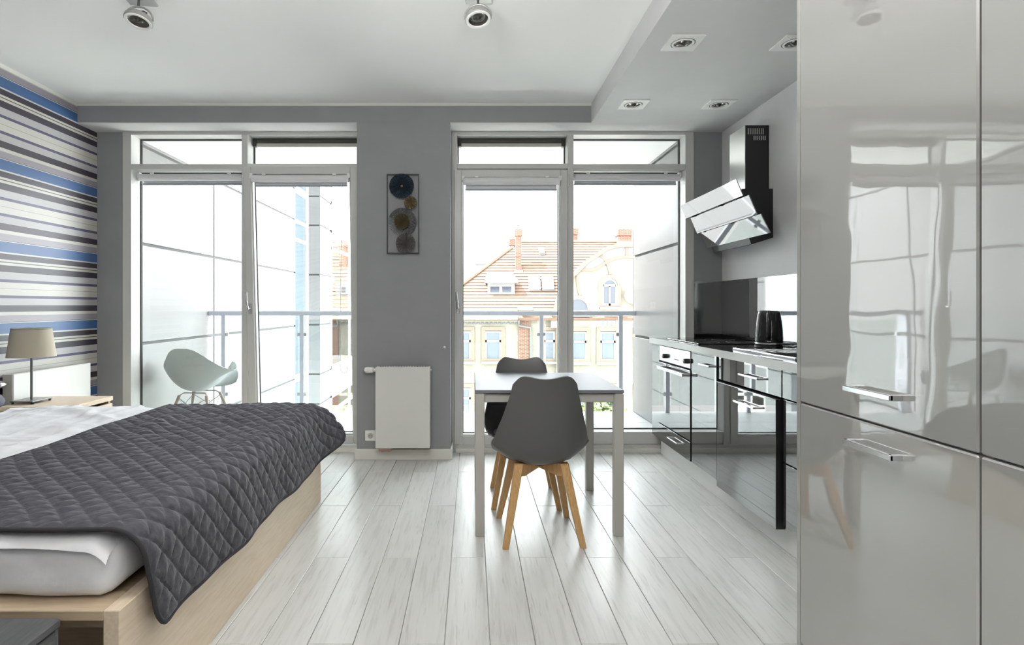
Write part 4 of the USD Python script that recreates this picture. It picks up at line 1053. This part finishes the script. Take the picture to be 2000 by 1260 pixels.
def rooftop(parent, xe0, xe1, xr0, xr1, ye, ze, yr, zr, rows=26, back=True):
    """Tile courses, each a sloping strip that laps over the one below."""
    ms = []
    for i in range(rows):
        a, b = i / rows, (i + 1.12) / rows
        pts = []
        for q, lift in ((a, 0.06), (b, 0.01)):
            q = min(q, 1.0)
            y = ye + (yr - ye) * q; z = ze + (zr - ze) * q
            xl = xe0 + (xr0 - xe0) * q; xr_ = xe1 + (xr1 - xe1) * q
            pts += [(xl, y - lift * .6, z + lift * .8), (xr_, y - lift * .6, z + lift * .8), (xl, y + .1, z - .12), (xr_, y + .1, z - .12)]
        ms.append(hull(pts))
    return obj('roof', ms, 'roof_tile', parent)
ye, ze = YH - 0.45, zev
yr, zr = 40.0, EYE + 124 * 40.0 / F_PX
xr0 = (1016 - VX) * 40.0 / F_PX
rooftop(house, (818 - VX) * ye / F_PX, xw1, xr0, xw1, ye, ze, yr, zr)
obj('hip_ridge', tube([((818 - VX) * ye / F_PX, ye - .05, ze + .1), (xr0, yr, zr + .05)], .12, 6), 'roof_tile', house)
obj('ridge', tube([(xr0, yr, zr), (xw1, yr, zr)], .14, 6), 'roof_tile', house)
obj('side_roof', hull([((818 - VX) * ye / F_PX, ye, ze), (xr0, yr, zr), ((818 - VX) * ye / F_PX, 46, ze), (xr0, 41, zr), (xr0, 41, ze), ((818 - VX) * ye / F_PX + .1, 46, ze - .1)]), 'roof_tile', house)

def roof_y(py):
    """Depth at which the line of sight at height py meets the roof plane."""
    k = (zr - ze) / (yr - ye)
    return (EYE - ze + k * ye) / (k - (VY - py) / F_PX)
def roof_pt(px, py):
    y = roof_y(py)
    return np.array(at(px, py, y))

# chimneys
def chimney(px0, px1, pytop, pybase, name='chimney', y=None, m='brick'):
    y = y or roof_y(pybase)
    x0, x1 = (px0 - VX) * y / F_PX, (px1 - VX) * y / F_PX
    zt, zb_ = EYE + (VY - pytop) * y / F_PX, EYE + (VY - pybase) * y / F_PX
    w = x1 - x0
    c = obj(name, [bx(x0, x1, y, y + max(w, .5), zb_ - .6, zt - .25), bx(x0 - .06, x1 + .06, y - .06, y + max(w, .5) + .06, zt - .45, zt, .02), bx(x0 - .02, x1 + .02, y - .02, y + max(w, .5) + .02, zt - 1.75, zt - 1.65)], m, house)
    obj('flashing', bx(x0 - .1, x1 + .1, y - .12, y + .1, zb_ - .45, zb_ + .1), 'house_white', c)
    return c
c1 = chimney(1007.5, 1018.5, 448, 531)
obj('pot', moved(lathe([(.06, 0), (.06, .25), (.1, .3), (.1, .4), (0, .42)], 10), (3.1, roof_y(531) + .25, EYE + 149 * roof_y(531) / F_PX)), 'lead_grey', c1)
chimney(996, 1004.5, 466, 486, y=39.4)
chimney(1208, 1233, 448, 474, y=39.7)
chimney(1119, 1128, 446, 476, y=40.2)
# antennas on the right hand chimney
x_, _, z_ = at(1219, 448, 39.9)
obj('aerial', [tube([(x_, 39.9, z_ - .3), (x_ - .1, 39.9, z_ + 3.4)], .03, 5), tube([(x_ - .6, 39.9, z_ - .2), (x_ - .62, 39.9, z_ + 2.2)], .025, 5)] +
    [tube([(x_ - .62 - .25, 39.9, z_ + h), (x_ - .62 + .25, 39.9, z_ + h)], .018, 4) for h in (.9, 1.3, 1.7, 2.0)], 'lead_grey', house)

# dormer
yd = roof_y(577)
x0, zb_ = hp(951, 577, yd); x1, zt = hp(1007, 552, yd)
do = obj('dormer', bx(x0 + .05, x1 - .05, yd, yd + 2.6, zb_, zt), 'house_white', house)
obj('dormer_roof', hull([(x0 - .15, yd - .25, zt - .05), (x1 + .15, yd - .25, zt - .05), (x0 - .15, yd - .25, zt + .12), (x1 + .15, yd - .25, zt + .12), (x0 + .1, roof_y(530), EYE + 67 * roof_y(530) / F_PX), (x1 - .1, roof_y(530), EYE + 67 * roof_y(530) / F_PX), (x0, roof_y(530) + .3, zt), (x1, roof_y(530) + .3, zt)]), 'surround_peach', do)
for pa, pb in ((957.5, 975.5), (981, 998.5)):
    xa, za = hp(pa, 571, yd); xb_, zc = hp(pb, 560, yd)
    obj('pane', bx(xa, xb_, yd - .03, yd + .02, za, zc), 'house_glass', do)
    obj('sash', ring(xa - .08, xb_ + .08, za - .08, zc + .08, .08, yd - .06, yd + .01), 'house_white', do)
# roof windows and hatch
for pa, pb, ta, tb in ((1033, 1056, 546, 570), (1059, 1082, 546, 570), (1053, 1064, 488, 499)):
    c0, c1_, c2, c3 = roof_pt(pa, tb), roof_pt(pb, tb), roof_pt(pb - 2, ta), roof_pt(pa - 2, ta)
    n = np.cross(c1_ - c0, c3 - c0); n /= np.linalg.norm(n)
    if n[2] < 0:
        n = -n
    P4 = np.array([c0, c1_, c2, c3])
    rw = obj('roof_window', hull(np.vstack([P4 + n * .02, P4 + n * .22])), 'house_white', house)
    ctr = P4.mean(0); Q4 = ctr + (P4 - ctr) * .76
    obj('pane', hull(np.vstack([Q4 + n * .2, Q4 + n * .235])), 'house_glass' if tb > 500 else 'surround_peach', rw)

# curved gable
out = [(1074, 640), (1076, 614), (1083, 602), (1090, 582), (1098, 560), (1110, 543), (1122, 532), (1133, 521), (1144, 510), (1166, 496), (1180, 486), (1200, 480), (1222, 478)]
outl = out + [(2 * 1222 - a, b) for a, b in out[::-1][1:]]
gp = [hp(a, b) for a, b in outl]
gable = obj('gable', prism(Polygon(gp), YH - 0.35, YH + 0.8, 'y'), 'stucco', house)
def ribbon(pts, w, proud, parent, m='stucco_trim', name='gable_band', y=None):
    q = np.array([hp(a, b) for a, b in pts])
    t = np.linspace(0, 1, len(q)); tt = np.linspace(0, 1, 4 * len(q))
    q = np.stack([PchipInterpolator(t, q[:, 0])(tt), PchipInterpolator(t, q[:, 1])(tt)], 1) if len(q) > 2 else q
    y = (YH - 0.35) if y is None else y
    return obj(name, prism(LineString(q).buffer(w / 2, cap_style=2), y - proud, y + .02, 'y'), m, parent)
ribbon([(a, b + 2) for a, b in outl[1:-1]], .22, .16, house)
inner = [(1131, 527), (1154, 528), (1168.6, 521), (1181, 513), (1197, 506), (1222, 503)]
ribbon(inner + [(2 * 1222 - a, b) for a, b in inner[::-1][1:]], .17, .10, house)
for sgn in (1, -1):
    mx = (lambda a: a) if sgn == 1 else (lambda a: 2 * 1222 - a)
    ribbon([(mx(1168), 499), (mx(1180), 510), (mx(1186), 524), (mx(1189), 537)], .17, .09, house)
    ribbon([(mx(1126), 531), (mx(1125.5), 550), (mx(1127), 562), (mx(1131), 577)], .17, .09, house)
ribbon([(1220.5, 482), (1221, 503)], .20, .09, house)
grey = [hp(a, b) for a, b in [(1131, 526), (1145, 512), (1167, 499), (1181, 489), (1200, 483), (1222, 481), (1244, 483), (1263, 489), (1277, 499), (1299, 512), (1313, 526), (1290, 527), (1275, 520), (1263, 512), (1247, 505), (1222, 502), (1197, 505), (1181, 512), (1168, 520), (1154, 527)]]
obj('gable_field', prism(Polygon(grey), YH - .40, YH - .30, 'y'), 'stucco_grey', house)

def arch(cx_, w, z0, zs, extra=0.0, n=20):
    r = w / 2 + extra
    return Polygon([(cx_ - r, z0 - extra * .6), (cx_ + r, z0 - extra * .6)] + [(cx_ + r * math.cos(a), zs + r * math.sin(a)) for a in np.linspace(0, math.pi, n)])
for pc in (1187.5, 1256.5):
    cx_, zb_ = hp(pc, 597); _, zs = hp(pc, 559)
    w = 30 * YH / F_PX
    obj('window_surround', prism(arch(cx_, w, zb_, zs, .20).difference(arch(cx_, w, zb_, zs)), YH - .50, YH - .30, 'y'), 'stucco_trim', house)
    wi = obj('window', prism(arch(cx_, w, zb_, zs).difference(arch(cx_, w - .26, zb_ + .13, zs)), YH - .42, YH - .32, 'y'), 'house_white', house)
    obj('glazing_bar', [bx(cx_ - .06, cx_ + .06, YH - .42, YH - .34, zb_, zs), bx(cx_ - w / 2 + .1, cx_ + w / 2 - .1, YH - .42, YH - .34, zs - .05, zs + .10)], 'house_white', wi)
    obj('pane', prism(arch(cx_, w - .22, zb_ + .1, zs), YH - .37, YH - .345, 'y'), 'house_glass', wi)
    obj('window_sill', bx(cx_ - w / 2 - .15, cx_ + w / 2 + .15, YH - .62, YH - .3, zb_ - .22, zb_ - .06), 'lead_grey', house)
cx_, zs = hp(1125, 605)
obj('window_surround', prism(Point(cx_, zs).buffer(.86).difference(Point(cx_, zs).buffer(.62)).intersection(Polygon([(cx_ - 2, zs), (cx_ + 2, zs), (cx_ + 2, zs + 2), (cx_ - 2, zs + 2)])), YH - .45, YH - .30, 'y'), 'surround_peach', house)
wi = obj('window', prism(Point(cx_, zs).buffer(.62).intersection(Polygon([(cx_ - 2, zs), (cx_ + 2, zs), (cx_ + 2, zs + 2), (cx_ - 2, zs + 2)])), YH - .38, YH - .33, 'y'), 'house_glass', house)
obj('window_sill', bx(cx_ - .75, cx_ + .75, YH - .55, YH - .3, zs - .42, zs - .2), 'lead_grey', house)
for pc in (1175, 1184, 1192, 1201, 1243, 1252, 1260, 1269):
    x, z = hp(pc, 622)
    obj('slot', bx(x - .05, x + .05, YH - .365, YH - .3, z - .42, z + .30), 'lead_grey', house)
obj('gable_base', bx(hp(1086, 0)[0], hp(1358, 0)[0], YH - .349, YH + .4, -11.0, hp(0, 634)[1]), 'stucco', house)
dsh = obj('satellite_dish', moved(lathe([(0, .12), (.3, .10), (.48, .0), (.46, -.02), (.28, .07), (0, .09)], 24, 'y'), (hp(1229, 578)[0], YH - .7, hp(1229, 578)[1])), 'house_white', house, 40)

def house_window(parent, pa, pb, ta, tb, y, surround='surround_peach', m='curtain_pale'):
    x0, z0 = hp(pa, tb, y); x1, z1 = hp(pb, ta, y)
    obj('window_surround', ring(x0 - .22, x1 + .22, z0 - .1, z1 + .26, .22, y - .10, y + .02), surround, parent)
    w = obj('window', ring(x0, x1, z0, z1, .10, y - .05, y + .03), 'house_white', parent)
    zm = z0 + (z1 - z0) * .66
    obj('glazing_bar', bx(x0, x1, y - .05, y + .02, zm - .07, zm + .07), 'house_white', w)
    obj('pane', bx(x0 + .08, x1 - .08, y - .02, y + .01, z0 + .08, z1 - .08), m, w)
    obj('window_sill', bx(x0 - .22, x1 + .22, y - .22, y, z0 - .20, z0 - .06), 'house_white', parent)
for pa, pb in ((889, 919.5), (947.5, 978.5), (1063, 1083.5)):
    house_window(house, pa, pb, 647, 704, YH)
for pa, pb in ((1117, 1145), (1172, 1202), (1243, 1272), (1300, 1328)):
    house_window(house, pa, pb, 648, 705, YH - .35)
for pa, pb in ((889, 919.5), (947.5, 978.5), (1063, 1083.5)):
    house_window(house, pa, pb, 758, 816, YH)
for pa, pb in ((1117, 1145), (1172, 1202), (1243, 1272)):
    house_window(house, pa, pb, 758, 816, YH - .35)
# cornice with corbels, gutter, brick strip and downpipe
xc0, xc1 = hp(818, 0)[0], hp(1010, 0)[0]
obj('gutter', bx(xc0, xc1, YH - .55, YH - .35, hp(0, 624)[1], hp(0, 616)[1], .03), 'house_white', house)
obj('cornice', bx(xc0, xc1, YH - .35, YH + .05, hp(0, 628)[1], hp(0, 618)[1]), 'stucco', house)
for k in range(22):
    x = hp(829 + k * 8.4, 0)[0]
    obj('corbel', hull([(x - .08, YH - .32, hp(0, 624)[1]), (x + .08, YH - .32, hp(0, 624)[1]), (x - .08, YH, hp(0, 624)[1]), (x + .08, YH, hp(0, 624)[1]), (x - .04, YH - .05, hp(0, 633)[1]), (x + .04, YH, hp(0, 633)[1])]), 'lead_grey', house)
xb0, xb1 = hp(1013, 0)[0], hp(1036, 0)[0]
obj('brick_pier', bx(xb0, xb1, YH - .12, YH + .3, -11, hp(0, 600)[1]), 'brick', house)
obj('pier_cap', bx(xb0 - .05, xb1 + .05, YH - .8, YH + .5, hp(0, 606)[1], hp(0, 597)[1]), 'lead_grey', house)
obj('downpipe', tube([(hp(1012, 0)[0], YH - .4, hp(0, 625)[1]), (hp(1013, 0)[0], YH - .25, hp(0, 636)[1]), (hp(1035, 0)[0], YH - .22, hp(0, 640)[1]), (hp(1036, 0)[0], YH - .2, hp(0, 655)[1]), (hp(1036, 0)[0], YH - .2, -11)], .06, 6), 'lead_grey', house)

# neighbouring house to the left
h2 = thing('tiled_house', 'stucco house with red tiled roof seen through the glazed bay on the left', 'building', (0, 0, 0))
YN = 33.0
xa, zn = hp(560, 636, YN); xb_, _ = hp(780, 636, YN)
obj('wall', bx(xa, xb_, YN, YN + 9, -11, zn), 'stucco', h2)
rooftop(h2, xa - .4, xb_ + .4, xa - .4, xb_ + .4, YN - .5, zn + .1, 39.5, 6.3, 26)
obj('gutter', bx(xa - .4, xb_ + .4, YN - .7, YN - .45, zn - .08, zn + .16, .03), 'house_white', h2)
for k in range(24):
    x = xa + .2 + k * .26
    obj('corbel', bx(x - .07, x + .07, YN - .35, YN, zn - .32, zn - .06), 'lead_grey', h2)
x, z = hp(664, 577, 34.6); x1, z1 = hp(684, 556, 34.6)
do = obj('dormer', bx(x - .2, x1 + .4, 34.3, 36.6, z - .1, z1 + .1), 'lead_grey', h2)
obj('sash', ring(x + .1, x1 + .1, z + .06, z1 - .06, .09, 34.2, 34.3), 'house_white', do)
obj('pane', bx(x + .15, x1 + .05, 34.25, 34.31, z + .1, z1 - .1), 'house_glass', do)
x, z = hp(662, 520, 36.5); x1, z1 = hp(676, 474, 36.5)
obj('chimney', [bx(x, x1, 36.5, 37.1, z - 1, z1), bx(x - .07, x1 + .07, 36.43, 37.17, z1 - .3, z1)], 'brick', h2)
for pa, pb in ((645, 668), (690, 712), (600, 622)):
    house_window(h2, pa, pb, 660, 712, YN)

fb = thing('distant_block', 'grey flat-roofed block far behind the red tiled roof', 'building', (0, 0, 0))
x, z = hp(929, 540, 62); x1, z1 = hp(962, 517, 62)
obj('wall', bx(x, x1, 62, 70, -11, z1), 'far_grey', fb)
obj('parapet', bx(x - .1, x1 + .1, 61.9, 70.1, z1, z1 + .25), 'lead_grey', fb)
fr_ = thing('distant_roof', 'low red roof far left behind the corner house', 'building', (0, 0, 0))
x, z = hp(880, 560, 58); x1, z1 = hp(936, 530, 58)
obj('wall', bx(x, x1, 58, 64, -11, z - .4), 'stucco', fr_)
obj('roof', hull([(x - .4, 57.6, z - .5), (x1 + .4, 57.6, z - .5), (x - .4, 64.4, z - .5), (x1 + .4, 64.4, z - .5), (x - .4, 61, z1), (x1 + .4, 61, z1)]), 'roof_tile', fr_)

struct('street', bx(-60, 60, 4.0, 90, -11.4, -11.0), 'asphalt', 'unseen pale street between the houses', 'street')

def tree(label, x, y, ztop, r, seed):
    rng = np.random.default_rng(seed)
    t = thing('street_tree', label, 'tree', (x, y, -11.0), group=None)
    H = ztop + 11.0
    obj('trunk', tube([(0, 0, 0), (.1, .05, H * .4), (0, 0, H - r)], [.2, .15, .08], 8), 'bark', t, 40)
    n = 1500
    d = rng.normal(size=(n, 3)); d /= np.linalg.norm(d, axis=1, keepdims=True)
    c = d * (r * rng.uniform(.45, 1, (n, 1)) ** .5) * [1, 1, 1.15] + [0, 0, H - r * 1.15]
    a = rng.normal(size=(n, 3)); a /= np.linalg.norm(a, axis=1, keepdims=True)
    b = np.cross(a, d); b /= np.linalg.norm(b, axis=1, keepdims=True)
    s = rng.uniform(.10, .2, (n, 1))
    v = np.stack([c - a * s, c + b * s * .55, c + a * s, c - b * s * .55], 1).reshape(-1, 3)
    i = np.arange(n)[:, None] * 4
    f = np.vstack([i + [0, 1, 2], i + [0, 2, 3]])
    obj('foliage', trimesh.Trimesh(v, f, process=False), 'leaf', t, kind='stuff')
tree('green street tree just above the balcony floor behind the table', 5.8, 25.0, -2.95, 1.5, 5)
tree('green street tree seen low through the glazed bay on the left', -5.6, 25.0, -2.6, 2.0, 6)
